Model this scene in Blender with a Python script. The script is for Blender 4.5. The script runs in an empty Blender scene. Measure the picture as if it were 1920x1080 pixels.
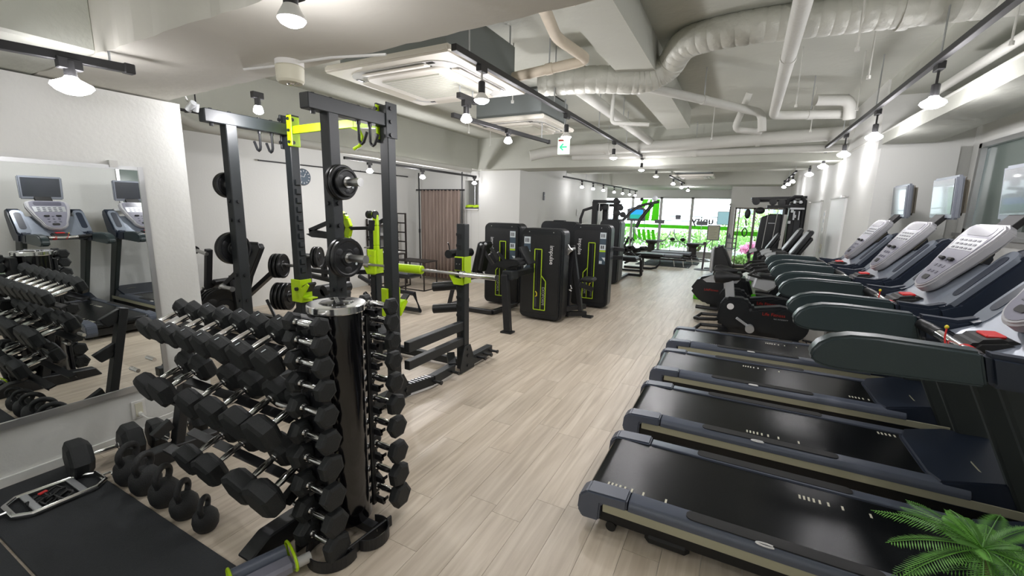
import bpy, bmesh, math, random
from math import sin, cos, pi, radians as RD
from mathutils import Vector as V, Matrix as MX, Euler
random.seed(7)
sc = bpy.context.scene
C = sc.collection

# ------------------------------------------------------------------ camera
F_PX = 806.35
yaw, pit, rol = -0.479761993, -0.182244944, 0.0215718397
fw = V((sin(yaw)*cos(pit), cos(yaw)*cos(pit), sin(pit)))
rt = fw.cross(V((0, 0, 1))).normalized(); up = rt.cross(fw)
r2 = rt*cos(rol)+up*sin(rol); u2 = -rt*sin(rol)+up*cos(rol)
cam = bpy.data.cameras.new('camera'); camo = bpy.data.objects.new('camera', cam); C.objects.link(camo)
cam.sensor_width = 36.0; cam.lens = F_PX/1920*36.0; cam.clip_start = 0.05; cam.clip_end = 200
camo.matrix_world = MX(((r2.x, u2.x, -fw.x, 0), (r2.y, u2.y, -fw.y, 0), (r2.z, u2.z, -fw.z, 1.55), (0, 0, 0, 1)))
sc.camera = camo
# ------------------------------------------------------------------ world, exposure
w = bpy.data.worlds.new('sky'); sc.world = w; w.use_nodes = True
bg = w.node_tree.nodes['Background']; bg.inputs[0].default_value = (0.86, 0.93, 1.0, 1); bg.inputs[1].default_value = 5.0
sc.view_settings.view_transform = 'Standard'; sc.view_settings.look = 'None'; sc.view_settings.gamma = 1
sc.view_settings.use_curve_mapping = False; sc.view_settings.exposure = 0.62
BULB_W = 12.0
sc.cycles.max_bounces = 10; sc.cycles.diffuse_bounces = 6; sc.cycles.glossy_bounces = 4; sc.cycles.transmission_bounces = 6
sc.cycles.caustics_reflective = False; sc.cycles.caustics_refractive = False
sc.cycles.sample_clamp_indirect = 8

# ------------------------------------------------------------------ materials
MT = {}
def mat(n, col, rough=0.5, metal=0.0, bump=0.0, bscale=60, vary=0.0, vscale=3, emit=None, es=1.0, spec=0.5, coat=0.0):
    m = bpy.data.materials.new(n); m.use_nodes = True; nt = m.node_tree; b = nt.nodes['Principled BSDF']
    b.inputs['Base Color'].default_value = (*col, 1); b.inputs['Roughness'].default_value = rough
    b.inputs['Metallic'].default_value = metal; b.inputs['Specular IOR Level'].default_value = spec
    b.inputs['Coat Weight'].default_value = coat
    if emit:
        b.inputs['Emission Color'].default_value = (*emit, 1); b.inputs['Emission Strength'].default_value = es
    if bump or vary:
        tc = nt.nodes.new('ShaderNodeTexCoord')
    if bump:
        nz = nt.nodes.new('ShaderNodeTexNoise'); nz.inputs['Scale'].default_value = bscale; nz.inputs['Detail'].default_value = 5
        bp = nt.nodes.new('ShaderNodeBump'); bp.inputs['Strength'].default_value = bump; bp.inputs['Distance'].default_value = 0.01
        nt.links.new(tc.outputs['Object'], nz.inputs['Vector']); nt.links.new(nz.outputs['Fac'], bp.inputs['Height']); nt.links.new(bp.outputs['Normal'], b.inputs['Normal'])
    if vary:
        n2 = nt.nodes.new('ShaderNodeTexNoise'); n2.inputs['Scale'].default_value = vscale; n2.inputs['Detail'].default_value = 6
        cr = nt.nodes.new('ShaderNodeMix'); cr.data_type = 'RGBA'
        cr.inputs['A'].default_value = (*[max(0, c*(1-vary)) for c in col], 1); cr.inputs['B'].default_value = (*[min(1, c*(1+vary)) for c in col], 1)
        nt.links.new(tc.outputs['Object'], n2.inputs['Vector']); nt.links.new(n2.outputs['Fac'], cr.inputs['Factor']); nt.links.new(cr.outputs['Result'], b.inputs['Base Color'])
    MT[n] = m; return m
mat('wall_paint', (.66, .665, .64), .75, bump=.12, bscale=40, vary=.02)
mat('concrete_paint', (.50, .51, .455), .85, bump=.55, bscale=14, vary=.06, vscale=2)
mat('soffit_paint', (.58, .565, .51), .85, bump=.35, bscale=10, vary=.05, vscale=1.2)
mat('rough_plaster', (.60, .65, .58), .9, bump=1.0, bscale=45, vary=.08, vscale=8)
mat('pipe_white', (.60, .60, .56), .7, bump=.25, bscale=25, vary=.06)
mat('pipe_tan', (.62, .55, .44), .75, bump=.4, bscale=20, vary=.12, vscale=9)
mat('foil', (.58, .585, .53), .5, .15, bump=.8, bscale=22, vary=.1)
mat('black_steel', (.012, .013, .015), .42, 0.0, bump=.05, bscale=200)
mat('grey_steel', (.012, .0155, .0175), .5, 0.0, bump=.05, bscale=250)
mat('track_black', (.012, .012, .013), .5)
mat('lime', (.47, .72, .004), .4)
mat('lime_line', (.42, .62, .02), .5)
mat('rubber', (.012, .014, .015), .62, bump=.25, bscale=180, vary=.12, vscale=20)
mat('plate_rubber', (.008, .009, .010), .35, bump=.1, bscale=120)
mat('kettle_iron', (.012, .013, .014), .55, bump=.5, bscale=260)
mat('chrome', (.80, .80, .80), .14, 1.0)
mat('satin_steel', (.56, .56, .55), .3, 1.0)
mat('silver_paint', (.52, .54, .56), .35, .5)
mat('gloss_black', (.004, .004, .005), .12, coat=.4)
mat('shroud_black', (.007, .009, .011), .38)
mat('vinyl_black', (.008, .009, .010), .45, bump=.15, bscale=90)
mat('vinyl_grey', (.026, .029, .033), .5, bump=.15, bscale=90)
mat('mat_rubber', (.022, .025, .028), .82, bump=.35, bscale=300, vary=.15, vscale=60)
mat('belt', (.0045, .0055, .0065), .20, bump=.06, bscale=300, vary=.15, vscale=3, spec=.22)
mat('belt_mark', (.62, .60, .48), .6)
mat('tread_grey', (.085, .10, .135), .36)
mat('tread_navy', (.013, .020, .036), .38)
mat('tread_silver', (.22, .25, .30), .3, .35)
mat('tread_cream', (.40, .39, .28), .5)
mat('tread_green', (.022, .038, .042), .34, bump=.08, bscale=250)
mat('tread_dark', (.009, .009, .009), .6)
mat('console_white', (.40, .40, .42), .35)
mat('console_face', (.22, .22, .27), .25)
mat('console_dark', (.10, .10, .13), .3)
mat('screen_frame', (.22, .24, .28), .35, .2)
mat('screen_back', (.22, .20, .16), .5)
mat('screen_glass', (.035, .04, .05), .22, coat=.3)
mat('red', (.62, .02, .02), .4)
mat('red_print', (.38, .02, .012), .5)
mat('yellow', (.75, .6, .03), .5)
mat('mirror', (.90, .93, .92), .004, 1.0)
mat('alu', (.55, .56, .56), .3, .8)
mat('white_plastic', (.72, .71, .68), .4)
mat('cream_plastic', (.62, .60, .48), .45)
mat('ac_panel', (.72, .69, .62), .5)
mat('ac_grille', (.52, .53, .46), .6)
mat('ac_body', (.20, .22, .22), .5, .3)
mat('door_white', (.78, .79, .78), .5)
mat('cable_white', (.75, .75, .72), .5)
mat('green_film', (.12, .60, .01), .6, emit=(.12, .60, .01), es=0.0)
mat('sticker_white', (.60, .66, .68), .5)
mat('sticker_blue', (.05, .08, .11), .5)
mat('print_white', (.80, .80, .80), .5)
mat('print_dark', (.06, .06, .07), .5)
mat('leaf', (.065, .20, .022), .5, vary=.35, vscale=30)
mat('leaf_light', (.12, .34, .04), .5, vary=.3, vscale=30)
mat('stem', (.10, .08, .03), .7)
mat('pot', (.35, .33, .30), .6)
mat('soil', (.05, .035, .02), .95)
mat('pink_flower', (.85, .38, .62), .7, vary=.2, vscale=10)
mat('hedge', (.30, .55, .16), .8, vary=.5, vscale=4)
mat('hedge_far', (.30, .50, .18), .85, vary=.4, vscale=3)
mat('asphalt', (.35, .36, .38), .9)
mat('far_house', (.75, .75, .78), .8)
mat('slate', (.18, .19, .21), .7)
mat('wood_black', (.018, .014, .012), .5)
mat('paper', (.55, .55, .42), .8)
mat('bronze_post', (.20, .17, .15), .5)
mat('purple_grey', (.10, .085, .095), .6)
mat('olive_frame', (.034, .042, .040), .5)
mat('light_grey', (.55, .55, .53), .6)
mat('bulb', (.9, .9, .9), .3, emit=(1.0, .97, 1.0), es=25)
mat('exit_panel', (.6, .7, .6), .4, emit=(.80, 1.0, .86), es=.45)
mat('exit_green', (.0, .35, .15), .5, emit=(.02, .55, .28), es=.7)
mat('tv_blue', (.0, .05, .2), .3, emit=(.02, .30, .95), es=1.0)
mat('tv_green', (.0, .1, .1), .3, emit=(.02, .38, .30), es=.8)
mat('wall_display', (.1, .2, .22), .3, emit=(.24, .42, .46), es=.7)
def screenshot_mat():
    pass
def wood_floor():
    m = bpy.data.materials.new('floor_plank'); m.use_nodes = True; nt = m.node_tree; N = nt.nodes; L = nt.links; b = N['Principled BSDF']
    g = N.new('ShaderNodeNewGeometry'); oi = N.new('ShaderNodeObjectInfo'); tc = N.new('ShaderNodeTexCoord')
    add = N.new('ShaderNodeMath'); add.operation = 'ADD'; L.new(oi.outputs['Random'], add.inputs[0]); L.new(g.outputs['Random Per Island'], add.inputs[1])
    fr = N.new('ShaderNodeMath'); fr.operation = 'FRACT'; L.new(add.outputs[0], fr.inputs[0])
    mp = N.new('ShaderNodeMapping'); mp.inputs['Scale'].default_value = (26, 1.6, 1)
    L.new(g.outputs['Position'], mp.inputs['Vector'])
    cx = N.new('ShaderNodeCombineXYZ'); ml = N.new('ShaderNodeMath'); ml.operation = 'MULTIPLY'; ml.inputs[1].default_value = 37
    L.new(fr.outputs[0], ml.inputs[0]); L.new(ml.outputs[0], cx.inputs['Z']); L.new(ml.outputs[0], cx.inputs['X'])
    ad = N.new('ShaderNodeVectorMath'); L.new(mp.outputs[0], ad.inputs[0]); L.new(cx.outputs[0], ad.inputs[1])
    nz = N.new('ShaderNodeTexNoise'); nz.inputs['Scale'].default_value = 1.0; nz.inputs['Detail'].default_value = 7; nz.inputs['Distortion'].default_value = .6
    L.new(ad.outputs[0], nz.inputs['Vector'])
    r = N.new('ShaderNodeValToRGB'); e = r.color_ramp.elements
    e[0].position = .30; e[0].color = (.48, .405, .315, 1); e[1].position = .72; e[1].color = (.68, .60, .495, 1)
    el = r.color_ramp.elements.new(.5); el.color = (.58, .50, .40, 1)
    L.new(nz.outputs['Fac'], r.inputs[0])
    r3 = N.new('ShaderNodeMapRange'); r3.inputs['To Min'].default_value = .93; r3.inputs['To Max'].default_value = 1.06; L.new(fr.outputs[0], r3.inputs['Value'])
    mx = N.new('ShaderNodeVectorMath'); mx.operation = 'SCALE'; L.new(r.outputs[0], mx.inputs[0]); L.new(r3.outputs[0], mx.inputs['Scale'])
    L.new(mx.outputs[0], b.inputs['Base Color']); b.inputs['Roughness'].default_value = .40; b.inputs['Specular IOR Level'].default_value = .45
    bp = N.new('ShaderNodeBump'); bp.inputs['Strength'].default_value = .08; bp.inputs['Distance'].default_value = .003; L.new(nz.outputs['Fac'], bp.inputs['Height']); L.new(bp.outputs[0], b.inputs['Normal'])
    MT['floor_plank'] = m
wood_floor()
def fabric(n, c1, c2, scale):
    m = bpy.data.materials.new(n); m.use_nodes = True; nt = m.node_tree; N = nt.nodes; L = nt.links; b = N['Principled BSDF']
    tc = N.new('ShaderNodeTexCoord'); mp = N.new('ShaderNodeMapping'); mp.inputs['Scale'].default_value = scale
    nz = N.new('ShaderNodeTexNoise'); nz.inputs['Scale'].default_value = 1; nz.inputs['Detail'].default_value = 5
    r = N.new('ShaderNodeValToRGB'); r.color_ramp.elements[0].color = (*c1, 1); r.color_ramp.elements[1].color = (*c2, 1)
    r.color_ramp.elements[0].position = .35; r.color_ramp.elements[1].position = .65
    L.new(tc.outputs['Object'], mp.inputs[0]); L.new(mp.outputs[0], nz.inputs['Vector']); L.new(nz.outputs['Fac'], r.inputs[0]); L.new(r.outputs[0], b.inputs['Base Color'])
    b.inputs['Roughness'].default_value = .8; MT[n] = m
fabric('curtain', (.21, .16, .135), (.30, .235, .20), (60, 60, 2))
def glass_mat():
    m = bpy.data.materials.new('glass'); m.use_nodes = True; nt = m.node_tree; N = nt.nodes; L = nt.links
    for n in list(N): N.remove(n)
    o = N.new('ShaderNodeOutputMaterial'); t = N.new('ShaderNodeBsdfTransparent'); t.inputs[0].default_value = (.93, .96, .95, 1)
    g = N.new('ShaderNodeBsdfGlossy'); g.inputs['Roughness'].default_value = .02; f = N.new('ShaderNodeFresnel'); f.inputs[0].default_value = 1.45
    mx = N.new('ShaderNodeMixShader'); L.new(f.outputs[0], mx.inputs[0]); L.new(t.outputs[0], mx.inputs[1]); L.new(g.outputs[0], mx.inputs[2]); L.new(mx.outputs[0], o.inputs[0]); MT['glass'] = m
    m = bpy.data.materials.new('frosted'); m.use_nodes = True; b = m.node_tree.nodes['Principled BSDF']
    b.inputs['Base Color'].default_value = (.16, .20, .18, 1); b.inputs['Roughness'].default_value = .12; MT['frosted'] = m
    m = bpy.data.materials.new('green_translucent'); m.use_nodes = True; nt = m.node_tree; N = nt.nodes; L = nt.links
    b = N['Principled BSDF']; b.inputs['Base Color'].default_value = (.22, .80, .03, 1); b.inputs['Roughness'].default_value = .6
    tr = N.new('ShaderNodeBsdfTranslucent'); tr.inputs[0].default_value = (.25, .90, .04, 1); mx = N.new('ShaderNodeMixShader'); mx.inputs[0].default_value = .45
    L.new(b.outputs[0], mx.inputs[1]); L.new(tr.outputs[0], mx.inputs[2]); L.new(mx.outputs[0], N['Material Output'].inputs[0]); MT['green_translucent'] = m
glass_mat()

# ------------------------------------------------------------------ mesh builder
def rotm(d):
    d = V(d).normalized(); return d.to_track_quat('Z', 'Y').to_matrix().to_4x4()
class MB:
    def __init__(s, T=None, M=None):
        s.bm = bmesh.new(); s.M = M if M else MX.Identity(4)
        if T is not None: s.M = MX.Translation(-V(T.location)) @ s.M
    def _fin(s, vs, M):
        bmesh.ops.transform(s.bm, matrix=s.M @ M, verts=vs)
    def box(s, c, d, rot=(0, 0, 0), bev=0, seg=1):
        t = bmesh.new(); bmesh.ops.create_cube(t, size=1); bmesh.ops.scale(t, vec=d, verts=t.verts)
        if bev: bmesh.ops.bevel(t, geom=t.edges[:], offset=bev, segments=seg, profile=.6, affect='EDGES', clamp_overlap=True)
        s._merge(t, MX.Translation(V(c)) @ Euler(rot).to_matrix().to_4x4()); return s
    def bx(s, x0, x1, y0, y1, z0, z1, bev=0):
        return s.box(((x0+x1)/2, (y0+y1)/2, (z0+z1)/2), (abs(x1-x0), abs(y1-y0), abs(z1-z0)), bev=bev)
    def _merge(s, t, M=None):
        if M is not None: bmesh.ops.transform(t, matrix=M, verts=t.verts)
        bmesh.ops.transform(t, matrix=s.M, verts=t.verts)
        me = bpy.data.meshes.new('tmp'); t.to_mesh(me); s.bm.from_mesh(me); bpy.data.meshes.remove(me); t.free()
    def cyl(s, p0, p1, r0, r1=None, n=16):
        p0 = V(p0); p1 = V(p1); r1 = r0 if r1 is None else r1; d = p1-p0
        t = bmesh.new(); bmesh.ops.create_cone(t, cap_ends=True, segments=n, radius1=r0, radius2=r1, depth=d.length)
        s._merge(t, MX.Translation((p0+p1)/2) @ rotm(d)); return s
    def bar(s, p0, p1, w, h, bev=0.003, upv=(0, 0, 1)):
        p0 = V(p0); p1 = V(p1); d = (p1-p0); L = d.length; d.normalize(); u = V(upv)
        if abs(d.dot(u)) > .98: u = V((0, 1, 0))
        sd = d.cross(u).normalized(); uu = sd.cross(d).normalized()
        M = MX(((d.x, sd.x, uu.x, 0), (d.y, sd.y, uu.y, 0), (d.z, sd.z, uu.z, 0), (0, 0, 0, 1)))
        t = bmesh.new(); bmesh.ops.create_cube(t, size=1); bmesh.ops.scale(t, vec=(L, w, h), verts=t.verts)
        if bev: bmesh.ops.bevel(t, geom=t.edges[:], offset=bev, segments=1, affect='EDGES', clamp_overlap=True)
        s._merge(t, MX.Translation((p0+p1)/2) @ M); return s
    def tube(s, pts, r, n=8, closed=False, flat=1.0):
        P = [V(p) for p in pts]; m = len(P); rs = r if isinstance(r, (list, tuple)) else [r]*m
        rings = []; pn = None
        for i, p in enumerate(P):
            if closed: d = P[(i+1) % m]-P[i-1]
            else: d = P[min(i+1, m-1)]-P[max(i-1, 0)]
            d.normalize()
            if pn is None:
                a = V((0, 0, 1)) if abs(d.z) < .9 else V((1, 0, 0)); nn = (a-d*a.dot(d)).normalized()
            else: nn = (pn-d*pn.dot(d)).normalized()
            pn = nn; bb = d.cross(nn)
            rings.append([s.bm.verts.new(s.M @ (p+(nn*cos(2*pi*k/n)+bb*sin(2*pi*k/n)*flat)*rs[i])) for k in range(n)])
        for i in range(m if closed else m-1):
            A = rings[i]; B = rings[(i+1) % m]
            for k in range(n): s.bm.faces.new((A[k], A[(k+1) % n], B[(k+1) % n], B[k]))
        if not closed:
            s.bm.faces.new(rings[0][::-1]); s.bm.faces.new(rings[-1])
        return s
    def prism(s, pts, plane, a, b, bev=0, seg=1):
        f = {'xz': lambda p, q: (p[0], q, p[1]), 'yz': lambda p, q: (q, p[0], p[1]), 'xy': lambda p, q: (p[0], p[1], q)}[plane]
        t = bmesh.new(); A = [t.verts.new(f(p, a)) for p in pts]; B = [t.verts.new(f(p, b)) for p in pts]; n = len(pts)
        t.faces.new(A); t.faces.new(B[::-1])
        for i in range(n): t.faces.new((A[i], A[(i+1) % n], B[(i+1) % n], B[i]))
        bmesh.ops.recalc_face_normals(t, faces=t.faces)
        if bev: bmesh.ops.bevel(t, geom=[e for e in t.edges if len(e.link_faces) == 2 and e.calc_face_angle(0) > .5], offset=bev, segments=seg, affect='EDGES', clamp_overlap=True)
        s._merge(t); return s
    def lathe(s, prof, c=(0, 0, 0), ax=(0, 0, 1), n=24, ph=0):
        M = MX.Translation(V(c)) @ rotm(ax); R = []
        for (r, z) in prof:
            R.append([s.bm.verts.new(s.M @ (M @ V((max(r, 1e-4)*cos(2*pi*k/n+ph), max(r, 1e-4)*sin(2*pi*k/n+ph), z)))) for k in range(n)])
        for i in range(len(R)-1):
            for k in range(n): s.bm.faces.new((R[i][k], R[i][(k+1) % n], R[i+1][(k+1) % n], R[i+1][k]))
        s.bm.faces.new(R[0][::-1]); s.bm.faces.new(R[-1]); return s
    def sph(s, c, r, sc_=(1, 1, 1), n=16):
        t = bmesh.new(); bmesh.ops.create_uvsphere(t, u_segments=n, v_segments=max(6, n//2), radius=r); bmesh.ops.scale(t, vec=sc_, verts=t.verts)
        s._merge(t, MX.Translation(V(c))); return s
    def quad(s, pts):
        s.bm.faces.new([s.bm.verts.new(s.M @ V(p)) for p in pts]); return s
    def mesh(s, name, smooth=True, ang=32):
        bmesh.ops.recalc_face_normals(s.bm, faces=s.bm.faces)
        me = bpy.data.meshes.new(name); s.bm.to_mesh(me); s.bm.free()
        if smooth:
            me.polygons.foreach_set('use_smooth', [True]*len(me.polygons)); me.set_sharp_from_angle(angle=RD(ang))
        return me
def part(name, mb, m, parent=None, label=None, smooth=True, ang=32, kind=None):
    me = mb.mesh(name, smooth, ang) if isinstance(mb, MB) else mb
    if not me.materials: me.materials.append(MT[m])
    o = bpy.data.objects.new(name, me); C.objects.link(o)
    if parent is not None: o.parent = parent
    if label: o['label'] = label
    if kind: o['kind'] = kind
    return o
def thing(name, label, cat, loc=(0, 0, 0), rz=0, group=None):
    o = bpy.data.objects.new(name, None); C.objects.link(o); o.location = loc; o.rotation_euler = (0, 0, rz); o.empty_display_size = .1
    o['label'] = label; o['category'] = cat
    if group: o['group'] = group
    return o
def tag(o, label, cat, group=None):
    o['label'] = label; o['category'] = cat
    if group: o['group'] = group
    return o
def struct(name, mb, m, parent=None, label=None, smooth=False):
    o = part(name, mb, m, parent, label, smooth=smooth)
    if parent is None: o['kind'] = 'structure'
    return o
def dup(root, loc, label, rz=None, group=None, rot=None):
    r = root.copy(); C.objects.link(r); r.location = loc; r['label'] = label
    if rz is not None: r.rotation_euler = (0, 0, rz)
    if rot is not None: r.rotation_euler = rot
    if group: r['group'] = group
    for ch in list(root.children):
        c = ch.copy(); C.objects.link(c); c.parent = r
        for g in ch.children:
            d = g.copy(); C.objects.link(d); d.parent = c
    return r
def text(name, s, size, loc, rot, m, parent, ext=.0006, align='CENTER', mirror=False, font_scale=(1, 1), world=False, bold=0):
    cu = bpy.data.curves.new(name, 'FONT'); cu.body = s; cu.size = size; cu.extrude = ext; cu.offset = bold; cu.align_x = align; cu.align_y = 'CENTER'; cu.resolution_u = 2
    t = bpy.data.objects.new('t', cu); C.objects.link(t); dg = bpy.context.evaluated_depsgraph_get(); me = bpy.data.meshes.new_from_object(t.evaluated_get(dg))
    bpy.data.objects.remove(t); bpy.data.curves.remove(cu)
    if parent is not None and world: loc = V(loc)-parent.location
    M = MX.Translation(V(loc)) @ Euler(rot).to_matrix().to_4x4() @ MX.Diagonal((font_scale[0]*(-1 if mirror else 1), font_scale[1], 1, 1))
    me.transform(M); me.materials.clear(); me.materials.append(MT[m]); me.name = name
    o = bpy.data.objects.new(name, me); C.objects.link(o)
    if parent is not None: o.parent = parent
    return o
def rrect(x0, x1, z0, z1, r, n=5):
    p = []
    for cx, cz, a in ((x1-r, z1-r, 0), (x0+r, z1-r, 90), (x0+r, z0+r, 180), (x1-r, z0+r, 270)):
        for k in range(n+1): t = RD(a+90*k/n); p.append((cx+r*cos(t), cz+r*sin(t)))
    return p
def lamp(name, loc, energy, size=.06, ang=150, col=(1, .975, 1.0), rot=(0, 0, 0), blend=.6, parent=None):
    l = bpy.data.lights.new(name, 'POINT'); l.energy = energy; l.shadow_soft_size = size; l.color = col
    o = bpy.data.objects.new(name, l); C.objects.link(o); o.location = loc; o.rotation_euler = rot
    if parent is not None: o.parent = parent
    return o
ORD = ['topmost', 'second from the top', 'third from the top', 'fourth from the top', 'fifth from the top', 'sixth from the top', 'seventh from the top', 'eighth from the top', 'ninth from the top', 'lowest']

exec_order = []
# ================================================================== STRUCTURE
fl = struct('floor', MB().bx(-6.9, 2.6, -1.8, 17.0, -.12, -.004), 'wall_paint')
pw, pl = .165, .92
cells = []
rr = random.Random(3)
ix0 = -42
for i in range(ix0, 16):
    off = rr.random()*pl
    for j in range(-3, 19):
        x = i*pw; y = j*pl+off
        if x < -6.9 or x+pw > 2.6 or y+pl > 17.0 or y < -1.8: continue
        cells.append((x, y))
pmesh = MB().bx(.0008, pw-.0008, .0008, pl-.0008, -.004, 0).mesh('plank', False); pmesh.materials.append(MT['floor_plank'])
def pk(c):
    x, y = c[0]+pw/2, c[1]+pl/2
    cx = V((x, y, 0))-V((0, 0, 1.55)); d = cx.dot(fw)
    if d < .3: return 1e9
    px = 960+F_PX*cx.dot(r2)/d; py = 540-F_PX*cx.dot(u2)/d
    vis = -60 < px < 1980 and -50 < py < 1200
    hid = (x < -3.4 and y < 1.7) or (x > -.2 and y < 5.5)
    return d+(0 if vis and not hid else 100)
cells.sort(key=pk)
for (x, y) in cells[:290]:
    o = part('plank', pmesh, 'floor_plank', fl); o.location = (x, y, 0)
mb = MB()
for (x, y) in cells[290:]:
    t = [(x+.0008, y+.0008, 0), (x+pw-.0008, y+.0008, 0), (x+pw-.0008, y+pl-.0008, 0), (x+.0008, y+pl-.0008, 0)]; mb.quad(t)
part('planks', mb, 'floor_plank', fl, kind='stuff', smooth=False)

struct('ceiling', MB().bx(-6.9, 2.6, -1.8, 17.0, 2.85, 3.0), 'concrete_paint')
struct('wall_left', MB().bx(-3.52, -3.4, -1.8, 1.66, 0, 2.19), 'wall_paint')
struct('baseboard_left', MB().bx(-3.4, -3.385, -1.8, 1.66, 0, .055), 'wall_paint')
struct('wall_left_far', MB().bx(-6.9, -6.4, 0.9, 7.7, 0, 2.85), 'wall_paint')
struct('wall_rear', MB().bx(-6.9, 2.6, -1.95, -1.8, 0, 2.85), 'wall_paint')
struct('wall_left_near', MB().bx(-6.9, -3.52, .8, .9, 0, 2.85), 'wall_paint')
struct('wall_back', MB().bx(-6.9, -5.10, 7.6, 7.75, 0, 2.85).bx(-5.10, -4.762, 7.6, 7.75, 0, 1.50).bx(-5.10, -4.762, 7.6, 7.75, 2.1, 2.85).bx(-5.25, -4.762, 8.2, 8.3, 0, 2.85).bx(-5.30, -5.20, 7.75, 8.3, 0, 2.85).bx(-4.90, -4.762, 8.3, 8.44, 0, 2.85), 'wall_paint')
struct('trim_1', MB().bx(-4.76, -3.83, 7.6, 8.44, 0, 2.85), 'wall_paint', label='square white column in front of the back wall')
struct('wall_left_back', MB().bx(-4.3, -3.95, 8.44, 14.2, 0, 2.85).bx(-4.9, -4.3, 8.3, 8.44, 0, 2.85).bx(-4.9, -4.75, 14.0, 17, 0, 2.85).bx(-4.8, -4.3, 14.1, 14.2, 0, 2.85), 'wall_paint')
# right side
struct('wall_right_back', MB().bx(1.13, 1.25, 5.60, 14.3, 0, 2.85), 'wall_paint')
struct('wall_partition', MB().bx(1.13, 1.70, 5.48, 5.60, 0, 2.20), 'wall_paint', label='pale partition panel behind the farthest treadmill')
struct('trim_2', MB().bx(1.25, 2.2, 5.6, 5.7, 0, 2.85), 'wall_paint')
struct('wall_right', MB().bx(1.82, 1.95, -1.8, 5.7, 0, 1.42).bx(1.82, 1.95, -1.8, 5.7, 2.2, 2.85).bx(1.82, 1.95, 5.42, 5.7, 1.42, 2.2).bx(1.82, 1.95, -1.8, 3.2, 1.42, 2.2), 'wall_paint')
struct('trim_3', MB().bx(1.13, 1.52, -1.8, 5.48, 2.235, 2.33), 'concrete_paint', label='lowered white ceiling edge over the treadmills')
w5 = struct('window_5', MB().bx(1.80, 1.84, 3.2, 5.42, 1.42, 1.46).bx(1.80, 1.84, 3.2, 5.42, 2.16, 2.2).bx(1.80, 1.84, 5.37, 5.42, 1.42, 2.2).bx(1.80, 1.84, 3.2, 3.24, 1.42, 2.2).bx(1.80, 1.83, 4.55, 4.59, 1.42, 2.2).bx(1.76, 1.84, 3.1, 5.5, 1.39, 1.42), 'alu')
part('pane', MB().bx(1.85, 1.86, 3.2, 4.57, 1.44, 2.18), 'frosted', w5, smooth=False)
part('pane', MB().bx(1.85, 1.86, 4.57, 5.4, 1.44, 2.18), 'frosted', w5, smooth=False)
# ceiling beams
def jag(y0, y1, x0, x1, z0, z1, amp, m, name, label=None, n=90):
    b = MB(); R = random.Random(5); A = []; B = []
    for i in range(n+1):
        x = x0+(x1-x0)*i/n; A.append((x, y0+R.uniform(-amp, amp))); B.append((x, y1+(-.2-min(x, 0))*.055+R.uniform(-amp, amp)))
    b.prism(A+B[::-1], 'xy', z0, z1); return struct(name, b, m, label=label)
jag(.985, 1.42, -3.52, 2.6, 2.20, 2.85, .006, 'soffit_paint', 'trim_4', 'wide painted ceiling beam with rough plaster edges')
struct('trim_5', MB().bx(-3.52, 2.6, -1.8, .985, 2.60, 2.85), 'rough_plaster', label='rough plastered ceiling recess above the mirror')
struct('trim_6', MB().bx(-3.52, -2.66, -1.8, .99, 2.20, 2.60, bev=.012), 'concrete_paint', label='lowered ceiling strip along the mirror wall')
struct('trim_7', MB().bx(-.98, -.70, 1.5, 6.2, 2.62, 2.85), 'concrete_paint', label='narrow ceiling beam running down the room')
struct('trim_8', MB().bx(-4.9, 1.3, 7.3, 7.95, 2.28, 2.85), 'concrete_paint', label='cross beam above the weight machines')
struct('trim_9', MB().bx(-4.3, 1.2, 13.0, 15.8, 2.30, 2.85), 'concrete_paint', label='deep far cross beam before the windows')
struct('trim_10', MB().bx(-5.2, -4.6, 1.5, 7.3, 2.28, 2.85), 'concrete_paint', label='boxed beam along the left side')
struct('trim_11', MB().bx(-4.9, 1.3, 10.4, 10.8, 2.45, 2.85), 'concrete_paint')
struct('trim_12', MB().bx(1.15, 2.6, 1.5, 5.6, 2.7, 2.85), 'concrete_paint')
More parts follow.
